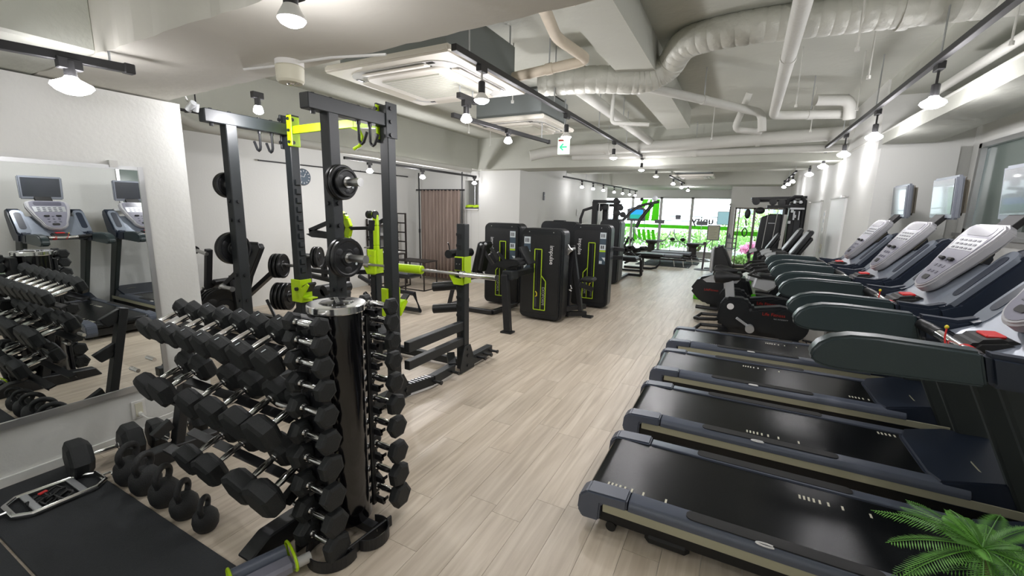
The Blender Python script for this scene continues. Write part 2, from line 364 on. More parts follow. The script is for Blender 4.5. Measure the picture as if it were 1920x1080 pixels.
# far end: windows
wy = 16.6
struct('wall_far', MB().bx(-5, 1.3, wy, wy+.2, 2.08, 2.85).bx(-5, .1, wy, wy+.2, 0, .10).bx(-4.95, -4.8, wy, wy+.2, 0, 2.85), 'wall_paint')
struct('trim_13', MB().bx(-.30, -.17, 14.0, 16.6, 0, 2.85), 'wall_paint', label='white pillar beside the window')
struct('wall_far_right', MB().bx(-.17, 1.13, 14.0, 14.12, 1.72, 2.85).bx(-.17, 1.13, 14.02, 14.12, 0, .05), 'wall_paint')
xs = [-4.8, -3.62, -2.60, -1.55, -.30]
for i in range(4):
    x0, x1 = xs[i], xs[i+1]; f = .045
    wn = struct('window_%d' % (i+1), MB().bx(x0, x0+f, wy-.02, wy+.06, .1, 2.08).bx(x1-f, x1, wy-.02, wy+.06, .1, 2.08).bx(x0, x1, wy-.02, wy+.06, .1, .19).bx(x0, x1, wy-.02, wy+.06, 2.03, 2.08), 'light_grey')
    part('pane', MB().bx(x0+f, x1-f, wy+.02, wy+.028, .19, 2.03), 'glass', wn, smooth=False)
    part('film_stripe', MB().bx(x0+f, x1-f, wy+.010, wy+.014, .97, 1.09), 'green_translucent', wn, 'bright green stripe film', smooth=False)
    if i == 1:
        b = MB()
        b.prism([(-3.55, 1.22), (-3.40, 1.22), (-3.05, 2.0), (-3.25, 2.0)], 'xz', wy+.008, wy+.012)
        b.prism([(-3.57, 1.22), (-3.45, 1.22), (-3.45, 1.75), (-3.57, 1.5)], 'xz', wy+.008, wy+.012)
        b.prism([(-3.20, 1.22), (-3.0, 1.22), (-2.93, 2.0), (-3.0, 2.0)], 'xz', wy+.008, wy+.012)
        b.prism([(-2.92, 1.22), (-2.66, 1.22), (-2.66, 2.0), (-2.88, 2.0)], 'xz', wy+.008, wy+.012)
        part('film_logo', b, 'green_translucent', wn, 'large slanted green film shapes', smooth=False)
        b = MB()
        for k in range(5): b.prism([(-3.5+k*.17, .5), (-3.38+k*.17, .5), (-3.46+k*.17, .90), (-3.56+k*.17, .90)], 'xz', wy+.008, wy+.012)
        part('film_letters', b, 'green_translucent', wn, 'slanted green film letter strokes', smooth=False)
    if i == 2:
        part('decal', MB().bx(-2.08, -1.90, wy+.008, wy+.012, 1.30, 1.46), 'console_face', wn, 'pale lilac square decal', smooth=False)
    if i == 3:
        text('lettering', 'unity', .36, (-1.17, wy+.006, 1.27), (RD(90), 0, 0), 'print_dark', wn, mirror=True, bold=.008)
wn = struct('window_6', MB().bx(-.165, -.12, 14.0, 14.08, .05, 1.72).bx(-.06, -.03, 14.0, 14.08, .05, 1.72).bx(.30, .36, 14.0, 14.08, .05, 1.72).bx(1.08, 1.125, 14.0, 14.08, .05, 1.72).bx(-.165, 1.125, 14.0, 14.08, .05, .1).bx(-.165, 1.125, 14.0, 14.08, 1.68, 1.72), 'bronze_post')
part('pane', MB().bx(-.12, .30, 14.04, 14.048, .1, 1.68), 'glass', wn, smooth=False)
part('pane', MB().bx(.36, 1.08, 14.04, 14.048, .1, 1.68), 'glass', wn, smooth=False)
part('film_stripe', MB().bx(-.12, 1.08, 14.030, 14.034, .93, 1.05), 'green_translucent', wn, 'bright green stripe film', smooth=False)
# doors on the right wall
for i, (y0, y1, zt) in enumerate(((6.62, 7.58, 1.775), (8.45, 9.55, 1.77))):
    d = struct('door_%d' % (i+1), MB().bx(1.105, 1.13, y0, y1, .02, zt, bev=.003), 'door_white')
    part('top_rail', MB().bx(1.095, 1.13, y0-.03, y1+.05, zt, zt+.018), 'light_grey', d, smooth=False)
    part('door_closer', MB().box((1.085, y1+.02 if i else y0+.04, zt+.005), (.05, .10, .03), bev=.004), 'satin_steel', d)
    part('door_handle', MB().cyl((1.08, y1-.1, .85), (1.08, y1-.1, .97), .01), 'satin_steel', d)
sw = struct('switch_panel', MB().bx(1.118, 1.13, 7.98, 8.1, 1.28, 1.62, bev=.003), 'white_plastic'); tag(sw, 'tall white thermostat panel on the wall between the two white doors', 'switch'); del sw['kind']
for z in (1.34, 1.47, 1.57): part('button', MB().bx(1.112, 1.13, 8.01, 8.07, z-.025, z+.025), 'silver_paint', sw)
sw = struct('wall_switch', MB().bx(1.118, 1.13, 7.98, 8.06, .98, 1.12, bev=.003), 'cream_plastic'); tag(sw, 'small cream light switch low on the wall between the doors', 'switch'); del sw['kind']
part('rocker', MB().bx(1.112, 1.13, 8.0, 8.04, 1.0, 1.06), 'satin_steel', sw)
# outside
struct('ground_outside', MB().bx(-16, 12, 17.0, 45, -.3, -.02), 'asphalt')
struct('ground_outside_right', MB().bx(1.3, 12, 14.2, 17.0, -.3, -.02).bx(-.16, 1.3, 14.13, 17, -.3, -.02), 'asphalt')
def bush(x, y, z0, r, h, m, name, label, n=500, cat='shrub'):
    T = thing(name, label, cat, (x, y, z0)); R = random.Random(int(x*31+y*7)); b = MB()
    for i in range(n):
        a = R.random()*2*pi; u = R.uniform(-1, 1); s_ = R.random()**.4
        p = V((r*s_*cos(a)*math.sqrt(1-u*u), r*s_*.6*sin(a)*math.sqrt(1-u*u), h*.55+h*.45*u*s_))
        q = R.uniform(.05, .10); d1 = V((R.uniform(-1, 1), R.uniform(-1, 1), R.uniform(-1, 1))).normalized()*q; d2 = d1.orthogonal().normalized()*q*.6
        b.quad([p+d1, p+d2, p-d1, p-d2])
    part('foliage', b, m, T, smooth=False)
    b = MB()
    for k in range(5): b.tube([(0, 0, 0), (R.uniform(-.2, .2)*r, R.uniform(-.1, .1), h*.5), (R.uniform(-.6, .6)*r, R.uniform(-.2, .2), h*.8)], [.03, .02, .01], 6)
    part('branches', b, 'stem', T)
    return T
bush(-4.5, 18.6, -.05, 1.0, 1.1, 'hedge', 'garden_shrub', 'green shrub outside the leftmost window panes')
bush(-2.9, 18.8, -.05, 1.1, .85, 'hedge', 'garden_shrub', 'low green shrub outside below the slanted green letters')
bush(-1.4, 18.7, -.05, 1.1, 1.0, 'hedge', 'garden_shrub', 'green shrub outside behind the round pedestal')
bush(-.2, 19.5, -.05, .9, 1.1, 'hedge', 'garden_shrub', 'green shrub outside beside the white window pillar')
bush(.8, 16.0, -.05, .75, .75, 'pink_flower', 'azalea_bush', 'pink flowering azalea outside the glass door', n=900)
bush(.7, 18.2, -.05, 1.3, 1.9, 'hedge', 'garden_shrub', 'tall green shrub outside behind the pink azalea', n=900)
bush(.35, 15.2, -.05, .5, .35, 'hedge', 'garden_shrub', 'low green ground shrub in front of the azalea')
T = thing('street_fence', 'dark horizontal rail fence outside above the shrubs', 'fence', (0, 21, 0)); b = MB()
for z in (.95, 1.15, 1.35): part('rail', MB().bx(-8, 6, -.02, .02, z, z+.04), 'slate', T)
for k in range(8): part('post', MB().bx(-8+k*2, -7.95+k*2, -.03, .03, 0, 1.4), 'slate', T)
T = thing('apartment_building', 'pale building across the street, seen through the right windows', 'building', (2.5, 40, 0)); part('wall', MB().bx(-3, 5, 0, 6, 0, 7), 'far_house', T)
for i in range(3):
    for j in range(2): part('window', MB().bx(-2.3+i*2, -1.3+i*2, -.05, .02, 1.5+j*2.6, 3+j*2.6), 'slate', T)

# ================================================================== MIRROR
T = thing('wall_mirror', 'large frameless wall mirror in a slim silver edge beside the dumbbells', 'mirror', (-3.4, .6, .33))
part('mirror_glass', MB(T).bx(-3.385, -3.380, -.9, 1.375, .365, 1.735), 'mirror', T, smooth=False)
part('backing', MB(T).bx(-3.4, -3.386, -.92, 1.395, .345, 1.755), 'white_plastic', T)
part('frame_edge', MB(T).bx(-3.4, -3.372, -.92, 1.40, .325, .365).bx(-3.4, -3.376, -.92, 1.40, 1.735, 1.758).bx(-3.4, -3.374, 1.372, 1.40, .33, 1.755), 'alu', T)
part('clip', MB(T).bx(-3.4, -3.37, 1.235, 1.275, 1.745, 1.785), 'light_grey', T)
T = thing('wall_outlet', 'white wall socket with a white cable plugged in under the mirror', 'socket', (-3.4, 1.2, .19))
part('cover_plate', MB(T).bx(-3.4, -3.388, 1.175, 1.25, .135, .255, bev=.003), 'white_plastic', T)
part('socket_face', MB(T).bx(-3.39, -3.384, 1.193, 1.232, .15, .24), 'cream_plastic', T)
part('plug', MB(T).cyl((-3.388, 1.213, .165), (-3.36, 1.213, .165), .013), 'cable_white', T)
part('cord', MB(T).tube([(-3.36, 1.213, .165), (-3.33, 1.23, .14), (-3.32, 1.28, .12), (-3.34, 1.36, .115), (-3.37, 1.44, .12), (-3.38, 1.55, .08)], .004, 6), 'cable_white', T)
# ================================================================== FLOOR MATS + small weights
def mattile(name, pts, z, label, group=None):
    b = MB(); b.prism(pts, 'xy', 0.0005, z, bev=.003)
    o = part(name, b, 'mat_rubber'); tag(o, label, 'mat', group); return o
mattile('rubber_mat', [(-3.37, .455), (-2.94, .915), (-1.70, .885), (-1.45, -.5), (-3.37, -.5)] if False else [(-3.375, .30), (-3.375, .70), (-2.97, .905), (-1.72, .875), (-1.72, .62), (-1.72, -.5), (-2.42, -.5), (-2.42, .40), (-2.82, .45)] if False else [(-3.37, -.5), (-3.37, .885), (-2.96, .885), (-1.72, .885), (-1.72, -.5), (-2.4, -.5), (-2.4, .46), (-2.95, .46), (-2.95, -.5)], .012, 'black rubber workout mat on the floor below the mirror')
mattile('rubber_mat', [(-2.94, -.5), (-2.94, .45), (-2.41, .45), (-2.41, -.5)], .012, 'blue-black rubber mat tile at the bottom left corner of the picture')
# mat under treadmills
for k, (y0, y1) in enumerate(((1.0, 2.62), (2.63, 3.62), (3.63, 4.6), (4.61, 5.46))):
    mattile('treadmill_mat', [(.95, y0), (1.80, y0), (1.80, y1), (.95, y1)], .006, 'dark rubber floor mat under the motor end of the ' + ('nearest treadmill', 'second nearest treadmill', 'third nearest treadmill', 'farthest treadmill')[k], 'mats under the treadmills')

_db = {}
def dumbbell(r, label, loc, axis, roll=0., group='hexagonal rubber dumbbells', head=None):
    """axis: direction of handle; origin at the middle"""
    r = round(r, 3)
    if r not in _db:
        hw = r*1.05; g = .062; k = r/cos(pi/6)
        hm = MB().lathe([(k*.70, 0), (k*.95, hw*.22), (k, hw*.32), (k, hw*.80), (k*.97, hw*.88), (k*.74, hw)], (0, 0, 0), (0, 0, 1), 6, ph=pi/6).mesh('head', False)
        hm.materials.append(MT['rubber'])
        b = MB().lathe([(.011, -g-.01), (.012, -g+.004), (.0155, -g*.5), (.0165, 0), (.0155, g*.5), (.012, g-.004), (.011, g+.01)], n=14)
        for s in (-1, 1): b.cyl((0, 0, s*g-.006), (0, 0, s*g+.006), .018, n=12)
        cm = b.mesh('handle'); cm.materials.append(MT['chrome'])
        nm = MB().bx(-r*.30, -r*.12, -.001, .001, hw*.45, hw*.62).bx(r*.02, r*.2, -.001, .001, hw*.45, hw*.62).mesh('number_print', False); nm.materials.append(MT['print_white'])
        _db[r] = (hm, cm, nm, g, hw)
    hm, cm, nm, g, hw = _db[r]
    T = thing('hex_dumbbell', label, 'dumbbell', loc, group=group)
    T.rotation_euler = (rotm(axis) @ MX.Rotation(roll, 4, 'Z')).to_euler()
    o = part('head', hm, 'rubber', T); o.location = (0, 0, g)
    o = part('head', hm, 'rubber', T); o.location = (0, 0, -g); o.rotation_euler = (pi, 0, 0)
    part('handle', cm, 'chrome', T)
    return T

# ---- three tier rack
DR = thing('dumbbell_rack', 'black steel three-tier dumbbell rack loaded with hex dumbbells', 'rack', (-2.35, 1.15, 0))
for s, x in ((0, -2.93), (1, -1.745)):
    part('upright', MB(DR).bar((x, 1.20, .04), (x, 1.36, .80), .07, .05), 'gloss_black' if 0 else 'black_steel', DR)
    part('foot', MB(DR).prism([(.93, 0), (.90, .045), (1.0, .10), (1.15, .10), (1.52, .07), (1.56, .0)], 'yz', x-.045, x+.045, bev=.006), 'black_steel', DR)
    for pr_ in ([(1.08, .20), (1.18, .26), (1.20, .20), (1.12, .16)], [(1.16, .50), (1.28, .56), (1.30, .48), (1.20, .44)], [(1.22, .74), (1.34, .80), (1.36, .72), (1.26, .68)]): part('side_plate', MB(DR).prism(pr_, 'yz', x-.02, x+.02, bev=.003), 'black_steel', DR)
    for z, y in ((.62, 1.05), (.66, 1.13), (.15, 1.15)):
        part('bolt', MB(DR).cyl((x-.03, y, z), (x+.055, y, z), .011, n=8), 'chrome', DR)
tiers = [  # front centre y,z, tilt dy,dz, r range, xs
    (1.05, .895, (.94, .34), [-2.70, -2.575, -2.445, -2.31, -2.165, -2.025, -1.87, -1.69], (.056, .069)),
    (.985, .615, (.94, .34), [-2.60, -2.465, -2.20, -2.02, -1.83, -1.665], (.070, .078)),
    (.97, .325, (.94, .34), [-2.24, -2.07, -1.82, -1.665], (.076, .085))]
XS = (-2.80, -2.70, -2.60)
TN = ('top', 'middle', 'bottom')
for t, (y, z, d, xl, rg) in enumerate(tiers):
    dv = V((0, d[0], d[1])).normalized()
    for q, off in ((0, .03), (1, .15)):
        p = V((0, y, z))+dv*off+V((0, d[1], -d[0]))*(.008+rg[1])
        part('shelf_rail', MB(DR).box(((XS[t]-1.71)/2, p.y, p.z), (-1.71-XS[t], .045, .010), rot=(math.atan2(d[1], d[0]), 0, 0)).box(((XS[t]-1.71)/2, p.y+(.022 if q else -.022), p.z-.008), (-1.71-XS[t], .006, .022), rot=(math.atan2(d[1], d[0]), 0, 0)), 'black_steel', DR)
    n = len(xl)
    for i, x in enumerate(xl):
        r = rg[0]+(rg[1]-rg[0])*i/(n-1); hw = r*1.05; cc = V((x, y, z))+dv*(.062+hw*.5)
        nth = ['leftmost', 'second from the left', 'third from the left', 'fourth from the left', 'fifth from the left', 'sixth from the left', 'seventh from the left', 'rightmost'] if n == 8 else ['leftmost', 'second from the left', 'third from the left', 'fourth from the left', 'fifth from the left', 'rightmost'] if n == 6 else ['leftmost', 'second from the left', 'third from the left', 'rightmost']
        D = dumbbell(r, 'black hex dumbbell on the %s tier of the rack, %s' % (TN[t], nth[i]), cc, dv, roll=0, group='dumbbells on the %s rack tier' % TN[t])
        if t == 0 and i >= 2:
            part('number_print', MB().bx(-r*.35, -r*.1, r*1.0, r*1.006, -.062-r*.75, -.062-r*.45).bx(r*.05, r*.25, r*1.0, r*1.006, -.062-r*.75, -.062-r*.45).bx(-r*.35, -r*.1, r*1.0, r*1.006, .062+r*.5, .062+r*.75).bx(r*.05, r*.25, r*1.0, r*1.006, .062+r*.5, .062+r*.75), 'sticker_white', D)
# ---- tower
cx, cy, ct = -1.566, 1.308, 1.12
TW = thing('dumbbell_tower', 'gloss black cylinder dumbbell stand with a chrome rimmed top', 'stand', (cx, cy, 0))
part('cylinder', MB(TW).lathe([(.116, .06), (.116, ct-.03)], (cx, cy, 0), n=40), 'gloss_black', TW)
part('top_cap', MB(TW).lathe([(.124, ct-.034), (.127, ct-.030), (.127, ct-.004), (.122, ct), (.075, ct+.001), (.07, ct-.002), (0, ct-.002)], (cx, cy, 0), n=40), 'chrome', TW)
part('cap_disc', MB(TW).lathe([(.07, ct), (.068, ct+.006), (.0, ct+.012)], (cx, cy, 0), n=32), 'gloss_black', TW)
text('lettering', 'DUMBBELL', .026, (cx, cy, ct+.0125), (0, 0, RD(-35)), 'satin_steel', TW, world=True)
def hoop(yc, s):
    pts = []
    for k in range(17):
        a = RD(-70+140*k/16); pts.append((cx+.05+.15*cos(a)*1.0, yc+.105*sin(a)*1.0, .03))
    pts = [(cx+.13, yc-.1, .03)]+pts+[(cx+.13, yc+.1, .03)]
    b = MB(TW)
    for p, q in zip(pts[:-1], pts[1:]): b.bar(p, q, .005, .05, bev=0)
    return b
def hoopb(x0, y0, r, a0, a1):
    b = MB(TW); P = [(x0+r*cos(RD(a0+(a1-a0)*k/20)), y0+r*sin(RD(a0+(a1-a0)*k/20)), .03) for k in range(21)]
    for p, q in zip(P[:-1], P[1:]): b.bar(p, q, .005, .055, bev=0)
    return b
part('base_hoop', hoopb(-1.47, 1.14, .11, 170, 378), 'black_steel', TW)
part('base_hoop', hoopb(-1.40, 1.29, .085, -75, 120), 'black_steel', TW)
part('base_bar', MB(TW).bar((-1.40, 1.06, .03), (-1.37, 1.40, .03), .012, .055).bar((-1.62, 1.06, .03), (-1.62, 1.42, .03), .012, .055).bx(-1.62, -1.385, 1.29, 1.33, .02, .06), 'black_steel', TW)
for y in (1.16, 1.315): part('bolt', MB(TW).cyl((-1.40, y, .04), (-1.372, y, .04), .012, n=8), 'chrome', TW)
part('column_plate', MB(TW).bx(-1.66, -1.50, 1.155, 1.20, .05, 1.08, bev=.004), 'black_steel', TW)
part('column_plate', MB(TW).bx(-1.62, -1.50, 1.415, 1.44, .05, 1.05, bev=.004), 'black_steel', TW)
zs = [1.075, 1.0, .91, .81, .70, .585, .47, .335, .21, .095]
for side, (yy, xh, nm) in enumerate(((1.105, -1.510, 'near'), (1.49, -1.50, 'far'))):
    for i, z0 in enumerate(zs):
        z = z0+(.0 if side == 0 else .01); r = .037+.019*i/9
        x = xh+.012*(i/9)
        dumbbell(r, 'small hex dumbbell on the %s side of the cylinder stand, %s' % (nm, ORD[i]), (x, yy, z), (1, 0, 0), roll=RD(90 if (side+i) % 3 else 70), group='dumbbells on the %s side of the cylinder stand' % nm)
        s = 1 if side == 0 else -1
        part('saddle', MB(TW).bx(x-.035, x-.028, yy-.02, yy+s*.06, z-.030, z-.016).bx(x+.028, x+.035, yy-.02, yy+s*.06, z-.030, z-.016).bx(x-.035, x+.035, yy+s*.04, yy+s*.055, z-.045, z-.016), 'black_steel', TW)
# ---- dumbbells on floor + kettlebells
dumbbell(.100, 'large hex dumbbell on the floor against the wall, behind the chrome trap bar', (-3.17, .955, .105), (.12, 1, 0.0), roll=RD(30))
dumbbell(.088, 'large hex dumbbell on the floor beside the left foot of the rack', (-3.14, 1.31, .092), (.15, 1, 0.0), roll=RD(30))
kb = ((-2.86, .075), (-2.69, .073), (-2.49, .070), (-2.30, .064), (-2.115, .056))
kn = ('largest kettlebell, leftmost of the row on the floor', 'second kettlebell from the left in the row on the floor', 'middle kettlebell of the row along the mat edge', 'fourth kettlebell from the left in the row on the floor', 'smallest kettlebell, rightmost of the row along the mat edge')
for i, (x, r) in enumerate(kb):
    T = thing('kettlebell', 'black ' + kn[i], 'kettlebell', (x-.01, .950, 0), rz=RD(-60+i*3), group='kettlebells in a row by the mat')
    part('ball', MB().lathe([(r*.62, .0005), (r*.72, .004), (r*.93, r*.45), (r, r*.95), (r*.92, r*1.45), (r*.66, r*1.82), (r*.35, r*1.97), (0, r*2.0)], n=28), 'kettle_iron', T)
    P = []
    h = r*1.25
    for k in range(19):
        a = RD(-38+256*k/18); P.append((r*.80*cos(a), 0, r*2.18+h*.52*sin(a)+.1*r))
    P = [(r*.56, 0, r*1.35)]+P+[(-r*.56, 0, r*1.35)]
    part('handle', MB().tube(P, [r*.26]+[r*.22]*19+[r*.26], 12), 'kettle_iron', T)
# ---- trap bar (chrome frame)
T = thing('trap_bar', 'chrome ladder-shaped trap bar lying on the mat with black grips', 'bar', (-3.05, .70, .012), rz=0)
d = V((.075, .365, 0)).normalized()  # from left tip (-3.08,.515) to right (-3.01,.88)
a = V((-3.045, .53, .03)); c = V((-2.985, .875, .03)); n_ = V((d.y, -d.x, 0))*.05
fr = []
for p, s1 in ((a, 1), (c, -1)):
    pass
P = [a-n_*.7, a+n_*.0+V((0, 0, 0))-n_*.7]
d = V((0, 1, 0)); a = V((-3.04, .53, .03)); c = V((-3.025, .87, .03)); n_ = V((.115, 0, 0))
loop = [a-n_+d*.05, a-n_*.6, a+n_*.6, a+n_+d*.05, c+n_*.9-d*.05, c+n_*.5, c-n_*.5, c-n_*.9-d*.05]
part('frame', MB(T).tube(loop, .0125, 10, closed=True), 'chrome', T)
for f in (.22, .72):
    m_ = a.lerp(c, f); part('handle', MB(T).bar(m_-n_, m_+n_, .03, .014, bev=.004), 'silver_paint', T)
m_ = a.lerp(c, 1); part('end_stub', MB(T).cyl(c, c+d*.05, .008, n=12), 'chrome', T); part('end_stub', MB(T).cyl(a, a-d*.08, .008, n=12), 'chrome', T)
T2 = thing('wrist_strap', 'black grip straps with a red tag piled inside the chrome trap bar', 'strap', (-3.02, .68, .012))
b = MB(T2); R = random.Random(2)
for k in range(7):
    p = V((-3.02, .66, .03))+V((R.uniform(-.05, .05), R.uniform(-.05, .06), R.uniform(-.01, .015)))
    b.tube([p+V((.03*cos(q), .035*sin(q)*R.uniform(.7, 1.2), .008*sin(3*q))) for q in [i*2*pi/12 for i in range(12)]], .006, 6, closed=True)
part('webbing', b, 'vinyl_black', T2)
part('tag', MB(T2).box((-3.06, .655, .05), (.018, .035, .008), rot=(0, 0, .3), bev=.002), 'red', T2)
T = thing('short_bar', 'short chrome bar with a black collar lying behind the kettlebells', 'bar', (-2.95, .93, .012))
part('shaft', MB(T).cyl((-2.985, .905, .04), (-2.90, 1.08, .045), .012), 'chrome', T)
for f in (.15, .3): part('collar', MB(T).cyl(V((-2.985, .905, .04)).lerp(V((-2.90, 1.08, .045)), f), V((-2.985, .905, .04)).lerp(V((-2.90, 1.08, .045)), f+.07), .024), 'black_steel', T)
# ---- grey multi-grip bar w/ lime rings at the bottom edge
T = thing('core_trainer_bar', 'grey tube with padded grey handles and lime rings, lying by the cylinder stand', 'bar', (-1.62, .97, .03))
e0 = V((-1.50, 1.045, .05)); e1 = V((-1.70, .49, .045)); dd = (e1-e0).normalized(); sd = V((-dd.y, dd.x, 0))
part('tube', MB(T).cyl(e0, e0+dd*.75, .022, n=20), 'satin_steel' if 0 else 'light_grey', T)
part('cradle', MB(T).bar(e0+dd*.07+V((0, 0, .012)), e0+dd*.30+V((0, 0, .012)), .075, .05, bev=.012), 'console_face', T)
for s in (-1,):
    part('grip', MB(T).cyl(e0+dd*.08+sd*s*.07+V((0, 0, .02)), e0+dd*.28+sd*s*.07+V((0, 0, .02)), .034, n=20), 'tread_grey', T)
for q in (.065, .285):
    cpt = e0+dd*q; L = []
    for k in range(18):
        t = 2*pi*k/18; L.append(cpt-sd*.035+sd*.085*cos(t)+V((0, 0, .02+.042*sin(t))))
    part('lime_ring', MB(T).tube(L, .006, 6, closed=True), 'lime', T)

# ================================================================== POWER RACK
PR = thing('power_rack', 'tall dark grey power rack with lime brackets and plate storage', 'rack', (-2.87, 2.2, 0))
xL, xR, yF, yB = -3.40, -2.33, 1.965, 2.47
hp = .04
def post(x, y, z0, z1, teeth=None, rack=PR, label=None):
    b = MB(rack).bx(x-hp, x+hp, y-hp, y+hp, z0, z1, bev=.005)
    o = part('post', b, 'grey_steel', rack, label)
    if teeth:
        b = MB(rack); z = teeth[0]
        while z < teeth[1]:
            b.prism([(x+hp-.001, z), (x+hp+.014, z+.012), (x+hp+.014, z+.052), (x+hp-.001, z+.052)], 'xz', y-.02, y+.02); z += .075
        part('tooth_strip', b, 'grey_steel', rack)
    return o
post(xL, yF, .02, 2.11); post(xR, yF, .02, 2.11)
post(xL, yB, .02, 2.255, (.95, 1.75)); post(xR, yB, .02, 2.255)
for x in (xL, xR):
    part('top_beam', MB(PR).bx(x-.04, x+.04, 1.79, yB-.04, 2.105, 2.195, bev=.005), 'grey_steel', PR)
    part('top_plate', MB(PR).bx(x-.06, x-.041, yB-.06, yB+.06, 2.0, 2.27, bev=.003).bx(x+.041, x+.05, yB-.06, yB+.05, 2.03, 2.27, bev=.003), 'grey_steel', PR)
    for z in (2.05, 2.14, 2.23):
        part('bolt', MB(PR).cyl((x-.05, yB-.055, z), (x-.05, yB-.07, z), .014, n=8).cyl((x+.05, yB-.02, z), (x+.062, yB-.02, z), .014, n=8), 'black_steel', PR)
    for yy in (1.85, 1.88+.1, 2.2, 2.3): part('bolt', MB(PR).cyl((x, yy, 2.19), (x, yy, 2.205), .013, n=8).cyl((x, yy, 2.105), (x, yy, 2.085), .014, n=8), 'black_steel', PR)
    for yy in (2.20, 2.30):
        P = [(x, yy, 2.11), (x+.0, yy, 1.99)]+[(x+.0, yy-.025+.025*cos(RD(a_)), 1.985-.025*sin(RD(a_))) for a_ in range(0, 181, 30)]
        P = [(x, yy, 2.11), (x, yy, 1.985), (x-.008, yy, 1.968), (x-.025, yy, 1.958), (x-.042, yy, 1.968), (x-.075, yy, 2.03)]
        part('hook', MB(PR).tube([(p[0]*1.0, yy, p[2]) for p in P] if x == xL else [(2*x-p[0], yy, p[2]) for p in P], .010, 10), 'black_steel', PR)
# lime pull up bar
part('pull_up_bar', MB(PR).bar((xL+.05, yB-.03, 2.145), (xL+.42, yB-.03, 2.15), .035, .06).bar((xL+.42, yB-.03, 2.15), (xL+.78, yB-.03, 2.15), .035, .06).bar((xL+.78, yB-.03, 2.15), (xR-.05, yB-.03, 2.13), .035, .06), 'lime', PR)
part('bracket', MB(PR).bx(xL+.04, xL+.052, yB-.065, yB+.05, 2.02, 2.26, bev=.004).bx(xL+.04, xL+.10, yB-.065, yB-.055, 2.02, 2.26, bev=.004), 'lime', PR)
part('bracket', MB(PR).bx(xR-.052, xR-.04, yB-.065, yB+.05, 2.02, 2.26, bev=.004), 'lime', PR)
part('bolt', MB(PR).cyl((xL+.07, yB-.062, 2.23), (xL+.07, yB-.075, 2.23), .013, n=8).cyl((xL+.07, yB-.062, 2.14), (xL+.07, yB-.075, 2.14), .013, n=8).cyl((xL+.07, yB-.062, 2.05), (xL+.07, yB-.075, 2.05), .013, n=8), 'black_steel', PR)
P = [(-2.62, yB-.03, 2.13)]+[(-2.58+.06*sin(RD(a_)), yB-.03, 2.06-.06*cos(RD(a_))+.0) for a_ in range(150, -10, -30)][::-1]
part('rope_loop', MB(PR).tube([(-2.66, yB-.03, 2.13), (-2.58, yB-.03, 2.10), (-2.55, yB-.03, 2.05), (-2.58, yB-.03, 1.99), (-2.64, yB-.03, 1.97)], .013, 8), 'lime', PR)
part('cross_member', MB(PR).bx(xL, xR, yF-.03, yF+.03, .06, .12, bev=.004), 'grey_steel', PR)
for x in (xL, xR):
    part('base_beam', MB(PR).bx(x-.04, x+.04, 1.75, yB-.05, .02, .10, bev=.005), 'grey_steel', PR)
    for yy in ((yF), (yB)):
        part('base_plate', MB(PR).prism([(yy-.16, .01), (yy+.13, .01), (yy+.13, .08), (yy+.05, .22), (yy-.05, .22), (yy-.16, .10)], 'yz', x+.041, x+.052, bev=.002), 'grey_steel', PR)
    for yy, z in ((yB, .17), (yB, .20), (yB+.07, .07)): part('bolt', MB(PR).cyl((x+.05, yy, z), (x+.064, yy, z), .014, n=8), 'black_steel', PR)
    for z in (.62, .8, 1.0, 1.42, 1.56): part('bolt', MB(PR).cyl((x+.04, yF, z), (x+.052, yF, z), .013, n=8).cyl((x, yF-.04, z), (x, yF-.052, z), .013, n=8), 'black_steel', PR)
# lime safety cups
part('safety_cup', MB(PR).prism([(xL-.055, .70), (xL+.075, .70), (xL+.085, .75), (xL+.175, .86), (xL+.155, .88), (xL+.075, .83), (xL+.075, .90), (xL-.055, .90)], 'xz', yB-.06, yB-.045, bev=.003).bx(xL+.06, xL+.075, yB-.05, yB+.05, .70, .90).bx(xL+.07, xL+.17, yB-.05, yB+.03, .74, .75), 'lime', PR)
part('cup_pad', MB(PR).prism([(xL+.08, .85), (xL+.155, .885), (xL+.17, .87), (xL+.10, .79)], 'xz', yB-.05, yB+.03, bev=.003), 'vinyl_black', PR)
part('knob', MB(PR).cyl((xL+.03, yB-.058, .82), (xL+.03, yB-.08, .82), .016), 'black_steel', PR)
part('safety_cup', MB(PR).bx(xR-.055, xR+.005, yB-.062, yB-.042, .71, .93, bev=.003).bx(xR-.04, xR+.035, yB+.041, yB+.05, .70, .93).prism([(yB+.05, .70), (yB+.13, .80), (yB+.11, .83), (yB+.05, .77)], 'yz', xR-.03, xR+.04), 'lime', PR)
part('cup_pad', MB(PR).box((xR+.01, yB+.13, .835), (.06, .06, .02), rot=(.7, 0, 0), bev=.003), 'vinyl_black', PR)
part('brand_plate', MB(PR).bx(xR-.041, xR-.04+.0, yB-.01, yB, 1.2, 1.25), 'black_steel', PR)

